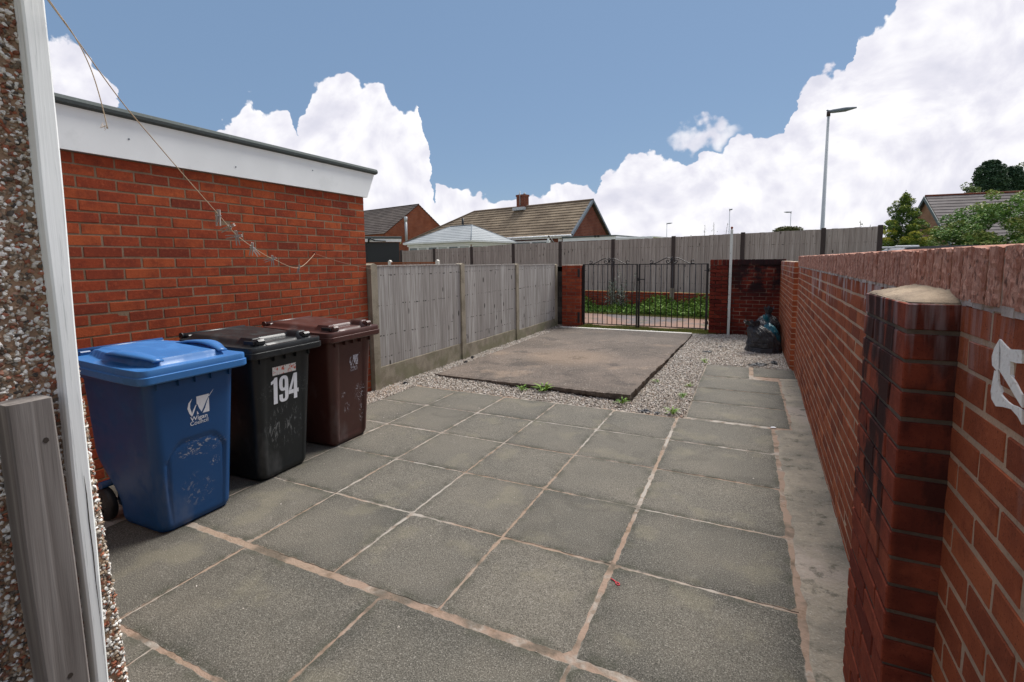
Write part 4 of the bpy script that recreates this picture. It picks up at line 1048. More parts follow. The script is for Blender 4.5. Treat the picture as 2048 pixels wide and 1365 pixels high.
mb = MB(); mb.box((-1.25, .14, Ze-.75), (-.95, .24, Ze-.22)); mb.build("wall_light", M_UPVC, hb)

# flat-roofed extension on the right of it
P1 = Vector((-12.0, 29.6)); 
hx = house_empty("flat_roof_extension", frame((-11.35, 32.2)), "low flat roofed brick extension with a white fascia, right of the tan bungalow", "building")
mb = MB(); mb.box((0.1, 0, .8), (3.4, 5.5, 2.92)); mb.build("wall", M_HB2, hx)
mb = MB(); mb.box((-.35, -.12, 2.80), (3.75, -.07, 3.02)); mb.box((3.70, -.069, 2.80), (3.75, 5.6, 3.02)); mb.build("fascia", M_UPVC, hx)
mb = MB(); mb.prism([(-.4, 3.021), (3.8, 3.021), (3.8, 3.10), (-.4, 3.14)], 1, -.16, 5.6); mb.build("felt_roof", M_FELT, hx)
for a_ in (2.2, 2.45): mb = MB(); mb.box((a_, -.20, 3.0), (a_+.12, -.121, 3.13)); mb.build("floodlight", M_DARK, hx)
mb = MB(); mb.box((3.76, -.1, 2.86), (6.3, 3.2, 2.93)); mb.box((3.76, -.16, 2.78), (6.3, -.101, 2.90)); mb.build("carport_roof", M_UPVC, hx)
mb = MB(); mb.box((6.1, 0, .8), (6.2, .1, 2.86)); mb.build("carport_post", M_UPVC, hx)
# closed garden parasol in front of the bungalow window
ps_ = house_empty("garden_parasol", Matrix.Translation((-9.55, 24.1, .7)), "closed off-white garden parasol on a black cantilever arm before the bungalow window", "parasol")
mb = MB(); mb.tube([(-.05, 0, .9), (-.05, 0, 1.15), (-.05, 0, 1.75), (-.05, 0, 2.02)], [.02, .17, .10, .02], 9); mb.build("canopy", M_WPOLE, ps_)
mb = MB(); mb.tube([(-.05, 0, 2.0), (-.02, 0, 2.12), (.42, 0, 1.55), (.5, 0, 0)], .03, 6); mb.build("arm", M_DARK, ps_)


# brick gable house at far left
K = 1.6; Mx = frame((-20.68*K, 24.24*K)); Z0h, Ze, Zr, Wd = .85, CAM_H+(3.31-CAM_H)*K, CAM_H+(5.30-CAM_H)*K, 5.5*K
h1 = house_empty("gable_house", Mx, "orange brick gable end of a brown roofed bungalow, left of the white conservatory", "house")
mb = MB(); mb.prism([(.0, Z0h), (Wd, Z0h), (Wd, Ze-.03), (Wd/2, Zr-.03), (.0, Ze-.03)], 0, -9.8*K, 0); mb.build("wall", M_HB1, h1)
mb = MB(); roof_plane(mb, (-9.9*K, -.1, Ze-.05), (.06, -.1, Ze-.05), (.06, Wd/2, Zr+.02), (-9.9*K, Wd/2, Zr+.02), 15, .045)
roof_plane(mb, (.06, Wd+.1, Ze-.05), (-9.9*K, Wd+.1, Ze-.05), (-9.9*K, Wd/2, Zr+.02), (.06, Wd/2, Zr+.02), 15, .045)
rf = mb.build("roof", M_TILE2, h1)
mb = MB(); mb.tube([(.05, Wd/2, Zr+.04), (-9.9*K, Wd/2, Zr+.04)], .07, 6); mb.build("ridge_tiles", M_TILE2, rf)
mb = MB(); mb.tube([(.4, 2.32, 3.3), (.4, 2.32, 5.75)], .135, 8); mb.tube([(.4, 2.32, 5.65), (.4, 2.32, 6.15)], .17, 8); mb.build("flue_pipe", M_GALV, h1)
mb = MB(); mb.box((.0, 6.4, 3.9), (.2, 7.4, 4.1)); mb.build("vent_hood", M_UPVC, h1)

# dark shed in front of it
sx = house_empty("shed", Matrix(((.777, -.63, 0, -13.75), (.63, .777, 0, 17.0), (0, 0, 1, 0), (0, 0, 0, 1))), "dark grey flat roofed garden shed with a white fascia above the orange fence", "shed")
mb = MB(); mb.box((-3.4, 0, -.05), (0, 2.6, 2.36)); mb.build("wall", M_SHEDDOOR, sx)
mb = MB(); mb.box((-3.45, -.09, 2.37), (.10, -.055, 2.50)); mb.box((.06, -.05, 2.37), (.10, 2.6, 2.50)); mb.build("fascia", M_UPVC, sx)
mb = MB(); mb.box((-3.5, -.12, 2.505), (.13, 2.65, 2.60), c=.02); mb.build("felt_roof", M_FELT, sx)
mb = MB(); mb.tube([(-1.25, -.1, 2.36), (-1.25, -.16, 2.47), (-1.15, -.22, 2.50), (-1.0, -.2, 2.42)], .035, 6); mb.tube([(-1.0, -.2, 2.42), (-.55, -.12, 2.40)], .02, 6); mb.build("lamp", M_DARK, sx)
mb = MB(); mb.box((-1.36, -.012, .1), (-1.33, -.0, 2.3)); mb.build("door_joint", M_DARK, sx)

# conservatory
Mx = frame((-16.09, 27.04)); Ze, Zr, Lc, Wc = 2.85, 4.02, 6.9, 4.5
cs = house_empty("conservatory", Mx, "white conservatory with a pale grey hipped roof above the tall fence", "conservatory")
mb = MB(); mb.box((-Lc+.25, .25, .8), (-.25, Wc, 1.7)); mb.build("dwarf_wall", M_HB2, cs)
mb = MB(); ra, rb = (-4.3, Wc/2, Zr), (-2.1, Wc/2, Zr)
roof_plane(mb, (-Lc, 0, Ze), (0, 0, Ze), rb, ra, 9, .022); roof_plane(mb, (0, 0, Ze), (0, Wc, Ze), rb, rb, 9, .022)
roof_plane(mb, (0, Wc, Ze), (-Lc, Wc, Ze), ra, rb, 9, .022); roof_plane(mb, (-Lc, Wc, Ze), (-Lc, 0, Ze), ra, ra, 9, .022)
rf = mb.build("roof", M_LIGHTROOF, cs)
mb = MB()
for e in ((0, 0, Ze), (0, Wc, Ze)): mb.tube([Vector(e)+Vector((0, 0, .02)), Vector(rb)+Vector((0, 0, .02))], .03, 5)
for e in ((-Lc, 0, Ze), (-Lc, Wc, Ze)): mb.tube([Vector(e)+Vector((0, 0, .02)), Vector(ra)+Vector((0, 0, .02))], .03, 5)
mb.tube([Vector(ra)+Vector((0, 0, .03)), Vector(rb)+Vector((0, 0, .03))], .035, 5); mb.build("ridge", M_GREYTRIM, rf)
mb = MB(); mb.box((-Lc-.02, -.06, Ze-.10), (.02, .0, Ze)); mb.box((.021, -.06, Ze-.10), (.07, Wc, Ze)); mb.box((-Lc+.2, .15, Ze-.26), (-.2, .24, Ze-.101)); mb.box((-.199, .15, Ze-.26), (-.12, Wc, Ze-.101)); mb.build("gutter", M_UPVC, cs)
nw = 6
for i in range(nw):
    a = -Lc+.3+(Lc-.6)*i/nw; b2 = a+(Lc-.6)/nw
    mb = MB(); mb.box((a+.01, .2, 1.7), (a+.10, .28, Ze-.261)); mb.box((b2-.10, .2, 1.7), (b2-.01, .28, Ze-.261)); mb.box((a+.101, .2, Ze-.36), (b2-.101, .28, Ze-.262)); wf = mb.build("window", M_UPVC, cs)
    mb = MB(); mb.box((a+.101, .23, 1.7), (b2-.101, .25, Ze-.361)); mb.build("pane", M_GLASS2 if i % 2 else M_GLASS, wf)
for i in range(4):
    a = .3+(Wc-.4)*i/4; b2 = a+(Wc-.4)/4
    mb = MB(); mb.box((-.26, a+.01, 1.7), (-.18, a+.12, Ze-.261)); mb.box((-.26, b2-.12, 1.7), (-.18, b2-.01, Ze-.261)); mb.box((-.26, a+.121, Ze-.36), (-.18, b2-.121, Ze-.262)); wf = mb.build("window", M_UPVC, cs)
    mb = MB(); mb.box((-.23, a+.121, 1.7), (-.21, b2-.121, Ze-.361)); mb.build("pane", M_GLASS2, wf)

# house on the right with a slate roof
rdir = Vector((math.sin(R(84)), math.cos(R(84)), 0)); gdir = Vector((-rdir.y, rdir.x, 0))
Mx = Matrix(((rdir.x, gdir.x, 0, 9.93), (rdir.y, gdir.y, 0, 38.13), (0, 0, 1, 0), (0, 0, 0, 1)))
hr = house_empty("slate_roof_house", Mx, "buff brick house with a grey slate roof behind the golden conifer, right edge", "house")
Zr, hw = 5.2, 3.6; Ze = Zr-hw*.80
mb = MB(); mb.prism([(-hw+.1, -.1), (hw-.1, -.1), (hw-.1, Ze), (0, Zr-.14), (-hw+.1, Ze)], 0, .05, 16); mb.build("wall", M_HB3, hr)
mb = MB(); roof_plane(mb, (-.12, -hw-.2, Ze-.15), (16.2, -hw-.2, Ze-.15), (16.2, 0, Zr), (-.12, 0, Zr), 16, .03)
roof_plane(mb, (16.2, hw+.2, Ze-.15), (-.12, hw+.2, Ze-.15), (-.12, 0, Zr), (16.2, 0, Zr), 16, .03); rf = mb.build("roof", M_SLATE, hr)
mb = MB(); mb.tube([(-.12, 0, Zr+.03), (16.2, 0, Zr+.03)], .06, 6); mb.build("ridge_tiles", M_HB2, rf)
mb = MB()
for s in (-1, 1):
    p0 = Vector((-.14, s*(hw+.2), Ze-.15)); p1 = Vector((-.14, 0, Zr)); dn_ = Vector((0, 0, -.24))
    mb.add([p0, p1, p1+dn_, p0+dn_, p0+Vector((-.05, 0, 0)), p1+Vector((-.05, 0, 0)), p1+dn_+Vector((-.05, 0, 0)), p0+dn_+Vector((-.05, 0, 0))], [(0, 1, 2, 3), (4, 7, 6, 5), (0, 4, 5, 1), (3, 2, 6, 7)], .5)
mb.build("bargeboards", M_BARGE, hr)
mb = MB(); mb.box((-.02, -1.9, 1.0), (.06, -.9, 2.2)); wf = mb.build("window", M_HB2, hr)
mb = MB(); mb.box((-.04, -1.8, 1.1), (-.021, -1.0, 2.1)); mb.build("pane", M_GLASS, wf)
mb = MB(); mb.prism([(-.2, 2.75), (-1.5, 2.2), (-1.5, 2.12), (-.2, 2.66)], 1, -1.0, 2.2); mb.box((-1.45, -.95, -.1), (-1.35, 2.15, 2.12)); mb.build("porch", M_SLATE, hr)

# ------------------------------------------------------------------ trees and plants
def limbs(mb, base, h, r, n, spread, sub=True):
    base = Vector(base); mb.tube([base, base+Vector((.02*h, 0, h*.35)), base+Vector((-.02*h, .01*h, h*.75))], [r, r*.75, r*.35], 8)
    for i in range(n):
        a = i*2.4; z = h*(.25+.5*i/n); p = base+Vector((0, 0, z)); q = p+Vector((math.cos(a)*spread*.5, math.sin(a)*spread*.5, spread*.35)); e = p+Vector((math.cos(a)*spread*.85, math.sin(a)*spread*.85, spread*.55))
        mb.tube([p, q, e], [r*.4, r*.25, r*.08], 5)
def crown_mesh(clumps, nleaf, ls, up=.25, asp=.6, tipbias=None):
    """clumps: list of (centre, radius vec, rnd offset)"""
    P = []; S = []; Q = []
    for (c, rv, ro) in clumps:
        n = max(6, int(nleaf*(rv[0]*rv[1]*rv[2])**.5)); d_ = RNG.normal(size=(n, 3)); d_ /= np.linalg.norm(d_, axis=1, keepdims=True)
        rad = RNG.uniform(.35, 1, (n, 1))**.5; P.append(np.array(c)+d_*rad*np.array(rv)); S.append(RNG.uniform(.6, 1.3, n)*ls)
        Q.append(np.clip(ro+RNG.normal(0, .14, n)+(.22*d_[:, 2]*rad[:, 0] if tipbias is None else tipbias*d_[:, 2]*rad[:, 0]), 0, 1))
    return leaves(np.concatenate(P), np.concatenate(S), up, asp, np.concatenate(Q))
def tree(name, loc, clumps, nleaf, ls, m, label, h, r, nl=6, spread=.8, group=None, cat="tree", asp=.6, tip=None, up=.25):
    t_ = empty(name, loc, 0, label, cat, group)
    V, F, Rr = crown_mesh(clumps, nleaf, ls, up, asp, tip); link("crown", npmesh("crown", V, F, Rr), m, t_)
    mb = MB(); limbs(mb, (0, 0, -.1), h, r, nl, spread); mb.build("trunk", M_BARK, t_); return t_
# golden conifer: drooping tiers
cl = []; Hc = 3.95
for k in range(15):
    f = k/14; z = .55+(Hc-.70)*f; rad = 1.62*(1-f)**.68+.06; nk = max(3, int(9*(1-f)+3))
    for i in range(nk):
        a = i*2*math.pi/nk+k*.9+random.uniform(-.2, .2); rr = rad*random.uniform(.72, 1.06)
        cl.append(((math.cos(a)*rr*.78, math.sin(a)*rr*.78, z+random.uniform(-.08, .08)), (.30*(1.15-f*.6), .30*(1.15-f*.6), .14), .18+.30*random.random()+(.35 if k in (7, 8) else 0)))
    cl.append(((0, 0, z), (rad*.6, rad*.6, .3), .05))
cl.append(((0, 0, Hc-.12), (.09, .09, .2), .45))
tree("golden_conifer", (5.52, 23.8, 0), cl, 2600, .105, M_GOLD, "bushy golden green conifer standing right of the tall fence's end", 3.6, .09, 8, .7, asp=.35, tip=.32)
# acer-like shrub
cl = []
for i in range(120):
    a = random.uniform(0, 2*math.pi); rr = random.random()**.5*1.3; z = 1.35+1.45*random.random()*(1.0-.45*(rr/1.35)**2)+.12*math.sin(a*3)
    s_ = random.uniform(.16, .32); cl.append(((math.cos(a)*rr, math.sin(a)*rr*.9, z), (s_, s_, s_*.55), random.uniform(.15, .75)))
cl += [((-.45, -.1, 2.85), (.16, .16, .12), .6), ((-.62, 0, 2.6), (.18, .18, .14), .55), ((.25, 0, 2.95), (.16, .16, .1), .7), ((-.95, 0, 2.2), (.22, .2, .12), .6), ((-1.25, 0, 1.9), (.2, .2, .14), .6)]
tree("maple_shrub", (5.38, 14.55, 0), cl, 2600, .075, M_ACER, "broad loose leafed green shrub rising over the brick wall, right edge", 2.2, .06, 9, 1.0, cat="shrub", asp=.45)
mb = MB(); mb.add([(0, 0, 0), (.09, 0, .02), (.07, .02, .1), (-.01, .02, .09)], [(0, 1, 2, 3)], .5)
# dark conifers behind
for (x, y, h, wd, lb) in ((20.3, 60.5, 9.4, 2.0, "dark green conifer rising behind the slate roof"), (22.4, 62.0, 8.9, 1.8, "second dark conifer behind the slate roof, nearer the right edge")):
    cl = []
    for k in range(12):
        f = k/11; z = h*(.45+.53*f); rad = wd*(1-f)**.6+.15
        for i in range(7):
            a = i*.9+k*1.3; rr = rad*random.uniform(.5, 1); cl.append(((math.cos(a)*rr, math.sin(a)*rr, z+.1*rr), (.6, .6, .3), random.uniform(.2, .7)))
    tree("dark_conifer", (x, y, .85), cl, 700, .26, M_DCON, lb, h*.9, .25, 6, 1.2, asp=.4)
cl = [((random.uniform(-1.8, 1.8), random.uniform(-1.5, 1.5), 6.3+random.uniform(-1.5, 3.4)), (.8, .8, .6), random.random()) for _ in range(40)]
tree("broadleaf_tree", (26.2, 67.5, .85), cl, 260, .26, M_LIGHTG, "light green leafy tree at the right edge beyond the slate roof", 7, .3, 6, 2.2)
cl = [((random.uniform(-.5, .5), random.uniform(-.4, .4), 5.0+random.uniform(-.9, .9)), (.35, .35, .3), random.random()) for _ in range(16)]
tree("small_tree", (14.6, 46.0, .85), cl, 420, .16, M_LIGHTG, "small light green treetop peeping over the slate roof ridge", 5, .12, 5, .8)
# rounded far tree
cl = [((math.cos(a)*1.15*r1, math.sin(a)*1.1*r1, 3.3+.75*r2), (.6, .6, .45), random.uniform(.2, .7)) for a, r1, r2 in [(random.uniform(0, 6.28), random.random()**.5, random.random()) for _ in range(40)]]
tree("round_tree", (3.85, 57.7, .3), cl, 700, .2, M_OLIVE, "distant rounded olive green treetop behind the tall fence", 4, .2, 6, 1.2)
cl = [((random.uniform(-.3, .3), 0, 2.6+random.uniform(-.4, .35)), (.22, .22, .2), random.random()) for _ in range(8)]
tree("far_conifer", (-8.6, 42, .3), cl, 400, .1, M_DCON, "tiny dark treetop beyond the flat roofed extension", 2.6, .08, 4, .3)

def sprigs(name, spots, m, label, cat="plant", leaf=.05, group=None):
    """upright stems with leaves: one thing"""
    t_ = empty(name, spots[0][0], 0, label, cat, group); b0 = Vector(spots[0][0]); mb = MB(); P = []; S = []; Q = []
    for (p, h, lean, nlf) in spots:
        p = Vector(p)-b0; e = p+Vector((lean, 0, h)); mid_ = p.lerp(e, .5)+Vector((lean*-.2, 0, 0)); mb.tube([p, mid_, e], [.012, .008, .004], 5)
        for i in range(nlf):
            f = random.uniform(.25, 1); q = p.lerp(e, f); rr = .14*(1.1-f); P.append((q.x+random.gauss(0, rr), q.y+random.gauss(0, rr), q.z+random.gauss(0, .03))); S.append(leaf*random.uniform(.6, 1.3)); Q.append(random.random())
    mb.build("stems", M_BARK, t_); V, F, Rr = leaves(np.array(P), np.array(S), .2, .5, np.array(Q)); link("foliage", npmesh("foliage", V, F, Rr), m, t_); return t_
# twigs over the tall fence
sprigs("climbing_weed", [((-1.13, 14.75, 1.2), 1.25, .02, 40), ((-.85, 14.72, 1.2), 1.32, -.03, 45), ((-.62, 14.7, 1.2), 1.28, .10, 30), ((-1.5, 14.8, 1.2), .98, .02, 30), ((-.3, 14.65, 1.2), 1.0, .03, 25)], M_WEED, "thin leafy weed shoots poking above the tall fence left of the white pole", "plant", .035)
sprigs("shoot", [((2.45, 14.35, 1.2), 1.20, .03, 60), ((2.6, 14.35, 1.2), 1.08, .08, 30)], M_WEED, "small leafy shoot poking above the tall fence right of the street lamp", "plant", .04)
# weeds along the foot of the tall fence
n = 26000; x = RNG.uniform(-6.5, 2.5, n); yb = RNG.uniform(0, 1, n)
base_y = 14.6-.1224*(x+1.9)-.25-yb*1.25
hmax = .24+.16*np.sin(x*2.1)+.12*np.sin(x*5.3+1)+np.clip((x+2.2)*.24, 0, .38)+.05*RNG.normal(size=n)
hmax = np.clip(hmax, .1, 1.0)*(1-.70*yb**1.6)
z = RNG.uniform(0, 1, n)**.8*hmax
V, F, Rr = leaves(np.stack([x, base_y, z], 1), RNG.uniform(.05, .11, n), .2, .6, np.clip(.25+.55*z/np.maximum(hmax, .1)+RNG.normal(0, .15, n), 0, 1))
tag(link("weed_growth", npmesh("weed_growth", V, F, Rr), M_WEED), kind='stuff')
sp_ = [((-3.4+random.uniform(-.28, .28), 14.0+random.uniform(-.2, .2), 0), random.uniform(.5, .95), random.uniform(-.1, .1), 60) for _ in range(14)]+[((-3.3, 14.1, 0), 1.45, -.08, 50), ((-3.0, 14.1, 0), 1.1, .1, 40)]
sprigs("flowering_weed", sp_, M_SILVER, "pale silvery weed clump seen through the left gate leaf", "plant", .06)
def blades(name, P, h, m, wd=.004):
    n = len(P); a = RNG.uniform(0, 2*np.pi, n); ln = RNG.uniform(.3, 1, n)*h; le = RNG.uniform(0, .5, n)*ln; wx = np.cos(a)*wd; wy = np.sin(a)*wd; b_ = RNG.uniform(0, 2*np.pi, n)
    V = np.stack([P+np.stack([-wx, -wy, 0*a], 1), P+np.stack([wx, wy, 0*a], 1), P+np.stack([np.cos(b_)*le, np.sin(b_)*le, ln], 1)], 1).reshape(-1, 3)
    F = np.arange(3*n).reshape(-1, 3); return link(name, npmesh(name, V, F, np.repeat(RNG.random(n), 3)), m)
n = 26000; x = RNG.uniform(-3.35, -.4, n); y = RNG.uniform(10.15, 10.75, n); kx = (np.abs(y-10.45) < .25*(1+.5*np.sin(x*5)))
P = np.stack([x, y, np.full(n, -.01)], 1)[kx]
n2_ = 26000; x = RNG.uniform(-7, 3, n2_); y = 13.1+RNG.uniform(-.12, .35, n2_)-.12*(x+2); P = np.concatenate([P, np.stack([x, y, np.full(n2_, -.01)], 1)])
tag(blades("verge_grass", P, .06, M_GRASS, .006), kind='stuff')
mb = MB()
grid_obj("mossy_verge", np.linspace(-3.4, -.3, 20), np.linspace(10.14, 10.8, 8), lambda X, Y: -.004+.004*np.sin(X*9)*np.sin(Y*11), M_GROUND)
# weeds in the gravel
def weed(loc, s, n, label):
    t_ = empty("weed", loc, 0, label, "weed", "small weeds in the gravel"); P = []; 
    mb = MB()
    for i in range(n):
        a = random.uniform(0, 6.28); l = s*random.uniform(.5, 1); up_ = random.uniform(.2, .8)*s
        e = Vector((math.cos(a)*l, math.sin(a)*l, up_)); mid_ = e*.5+Vector((0, 0, s*.2)); side = Vector((-math.sin(a), math.cos(a), 0))*s*.07
        mb.add([(0, 0, 0), mid_-side, e, mid_+side], [(0, 1, 2, 3)], random.uniform(.4, 1))
    mb.build("leaves", M_WEED, t_)
for loc, s_, n_, lb in (((-2.05, 5.0, 0), .16, 26, "spiky green weed at the front edge of the concrete base"), ((-2.30, 4.93, 0), .10, 20, "low weed left of the spiky one at the base's front edge"),
        ((-1.12, 4.86, 0), .11, 26, "weed below the right front corner of the concrete base"), ((-.60, 4.73, 0), .10, 24, "weed where the gravel meets the near path slab corner"),
        ((-.58, 5.35, 0), .08, 18, "small weed in the gravel beside the second path slab"), ((-.56, 5.85, 0), .07, 16, "tiny weed in the gravel beside the third path slab"),
        ((-.95, 5.9, 0), .07, 16, "weed against the right side of the concrete base"), ((-.5, 7.33, 0), .09, 20, "weed at the far left corner of the path")): weed(loc, s_, n_, lb)


# ------------------------------------------------------------------ street lamps
def lamp_post(loc, h, r, arm, label, az_=0):
    t_ = empty("street_lamp", loc, az_, label, "street lamp", "street lamps"); mb = MB()
    mb.tube([(0, 0, -.1), (0, 0, 1.6), (0, 0, 1.65), (0, 0, h)], [r*1.5, r*1.5, r, r*.55], 12); mb.build("column", M_GALV, t_)
    mb = MB(); mb.tube([(0, 0, h-.18), (0, 0, h+.02)], r*.8, 8)
    mb.build("collar", M_BROWNPOST, t_)
    mb = MB(); mb.tube([(-.08, 0, h+.10), (.02, 0, h+.03), (.15, 0, h+.02), (arm*.6, 0, h+.035), (arm, 0, h+.06)], [.03, .06, .085, .10, .03], 8); o_ = mb.build("lantern", M_GREYTRIM, t_)
    return t_
lamp_post((3.09, 26.31, 0), 8.0, .095, 1.05, "nearest tall galvanised street lamp, standing behind the tall fence against the clouds")
lamp_post((-12.67, 86.8, 0), 7.6, .07, .9, "tiny distant street lamp above the fence, leftmost of the far ones")
lamp_post((-2.32, 71.27, 0), 8.0, .07, .35, "distant street lamp rising directly above the white washing line pole")
lamp_post((5.44, 79.79, 0), 8.0, .07, .9, "distant street lamp in front of the rounded olive treetop", R(180))


# ------------------------------------------------------------------ parked car beyond the wall
def car(loc, rz, paint, label):
    t_ = empty("parked_car", loc, rz, label, "car"); L_, W_, H_ = 4.4, 1.8, 1.735
    prof = [(-2.2, .35), (-2.2, .95), (-2.12, 1.15), (-1.95, 1.6), (-1.75, H_-.03), (-1.2, H_), (.2, H_), (.75, H_-.08), (1.25, 1.15), (1.95, 1.0), (2.2, .85), (2.2, .35)]
    mb = MB(); n = len(prof); V = []
    for yy_, s in ((-W_/2, .86), (-W_/2*.99, 1.0), (0, 1.01), (W_/2*.99, 1.0), (W_/2, .86)):
        for (x, z) in prof:
            ins = max(0, (z-1.0))*.22; yv = yy_*(1-ins/(W_/2)*1.0) if abs(yy_) > .1 else yy_
            V.append((x*(.985 if s < 1 else 1), yv, z if s >= 1 else min(z, H_-.07)))
    F = [(i*n+j, i*n+(j+1) % n, (i+1)*n+(j+1) % n, (i+1)*n+j) for i in range(4) for j in range(n)]+[tuple(range(n)), tuple(range(4*n, 5*n))[::-1]]
    mb.add(V, F, .5, False); mb.build("body", paint, t_)
    for s in (-1, 1):
        mb = MB(); y0 = s*(W_/2-.005); y1 = s*(W_/2-.155)
        q = [(-1.9, 1.12), (-1.68, 1.62), (.62, 1.62), (1.1, 1.14)]
        mb.add([(x, y0*(1-(max(0, z-1.0))*.24/(W_/2))+s*.012, z) for x, z in q], [(0, 1, 2, 3)]); mb.build("side_window", M_GLASS, t_)
    mb = MB(); mb.add([(.80, -.70, H_-.14), (.80, .70, H_-.14), (1.26, .80, 1.18), (1.26, -.80, 1.18)], [(0, 1, 2, 3)]); mb.build("windscreen", M_GLASS, t_)
    mb = MB(); mb.add([(-2.15, -.72, 1.15), (-2.15, .72, 1.15), (-1.93, .66, 1.66), (-1.93, -.66, 1.66)], [(0, 1, 2, 3)]); mb.build("rear_window", M_GLASS, t_)
    for x in (-1.35, 1.35):
        for s in (-1, 1):
            mb = MB(); mb.tube([(x, s*.72, .33), (x, s*.91, .33)], .33, 20); wh = mb.build("wheel", M_DARK, t_)
            mb = MB(); mb.tube([(x, s*.90, .33), (x, s*.925, .33)], .20, 14); mb.build("rim", M_GALV, wh)
    for s in (-1, 1):
        mb = MB(); mb.box((2.1, s*.62-.16, .72), (2.215, s*.62+.16, .86), c=.02); mb.build("headlight", M_UPVC, t_)
        mb = MB(); mb.box((-1.95, s*.60-.02, H_-.03), (-1.5, s*.60+.02, H_+.02), c=.01); mb.build("roof_rail", M_UPVC, t_)
m, t, b = mat("dark_car_paint", .2, .6, .2); fin(t, b, (.02, .022, .026)); M_CAR = m
car((4.95, 14.35, 0), R(3), M_CAR, "dark car with a silver roof edge just showing over the brick wall below the conifer")

# ------------------------------------------------------------------ bins
def rr_ring(hx, hy, r, nf=44, ns=10, nc=7, cx=0.0):
    """rounded rectangle, starts on the +x side; returns list of (x,y,isfront)"""
    P = []
    def side(a, b2, n, fr):
        for i in range(n): P.append((a[0]+(b2[0]-a[0])*i/n, a[1]+(b2[1]-a[1])*i/n, fr))
    def arc_(c, a0, n):
        for i in range(n): a = a0+R(90)*i/n; P.append((c[0]+r*math.cos(a), c[1]+r*math.sin(a), 0))
    side((hx, -hy+r), (hx, hy-r), nf, 1); arc_((hx-r, hy-r), 0, nc); side((hx-r, hy), (-hx+r, hy), ns, 0); arc_((-hx+r, hy-r), R(90), nc)
    side((-hx, hy-r), (-hx, -hy+r), ns, 0); arc_((-hx+r, -hy+r), R(180), nc); side((-hx+r, -hy), (hx-r, -hy), ns, 0); arc_((hx-r, -hy+r), R(270), nc)
    return [(x+cx, y, f) for x, y, f in P]
def smooth01(x): x = min(1, max(0, x)); return x*x*(3-2*x)
FRX = lambda z: .262+.050*(z/.92)          # front face x at height z
FRX = lambda z: .262+.052*(z/.92)
def bin_body(style, m, parent):
    levels = [(.012, .93), (.03, .985), (.05, 1.0)]+[(.05+.84*i/54, 1.0) for i in range(1, 55)]
    V = []; nr = None
    for z, s in levels:
        f = z/.92; hy = .200+.050*f; xf = .262+.052*f; xb = -(.15+.18*smooth01((f-.12)/.35)) if f < .47 else -.33; hx = (xf-xb)/2; cx = (xf+xb)/2
        ring = rr_ring(hx*s, hy*s, .055, cx=cx); nr = len(ring)
        for (x, y, fr) in ring:
            dxx = 0
            if fr:
                if style == 'arch':
                    top_ = .50-.10*(abs(y)/.165)**4 if abs(y) < .165 else 0
                    ins = (abs(y) < .165) and z < top_
                    dd = min(abs(abs(y)-.160), 9) if z < .42 else 9
                    if abs(y) < .175: dd = min(dd, abs(z-(.505-.10*(min(abs(y), .16)/.16)**4)))
                    if z < .515: dxx = -.009*math.exp(-(dd/.010)**2)-(.004 if ins else 0)
                elif style == 'ribs':
                    dxx = -.012*smooth01((.150-abs(y))/.02)+.0
                    if abs(abs(y)-.148) < .012: dxx -= .003
                else:
                    dxx = -.004*smooth01((.17-abs(y))/.03)
                if z < .06: dxx *= (z-.01)/.05
            V.append((x+dxx, y, z))
    F = [(i*nr+j, i*nr+(j+1) % nr, (i+1)*nr+(j+1) % nr, (i+1)*nr+j) for i in range(len(levels)-1) for j in range(nr)]
    me = npmesh("body", V, F, np.full(len(V), .5), True); o = link("body", me, m, parent)
    mb = MB(); ring = rr_ring(.195, .192, .05, 8, 4, 4, cx=.055); mb.add([(x, y, .013) for x, y, _ in ring], [tuple(range(len(ring)))]); 
    mb.build("base", m, parent)
    # rim collar with stiffening teeth
    mb = MB(); rings = []
    for dz_, o_ in ((.868, .004), (.872, .018), (.925, .022), (.93, .0)):
        rings.append([(x, y, dz_) for x, y, _ in rr_ring(.322+o_, .262+o_, .05, 8, 6, 5, cx=-.008)])
    k = len(rings[0]); mb.add([v for r0 in rings for v in r0], [(i*k+j, i*k+(j+1) % k, (i+1)*k+(j+1) % k, (i+1)*k+j) for i in range(3) for j in range(k)], .5, False)
    for yv in (-.2, -.09, .0, .09, .2): mb.box((.300, yv-.004, .835), (.326, yv+.004, .87))
    mb.build("rim", m, parent); return o
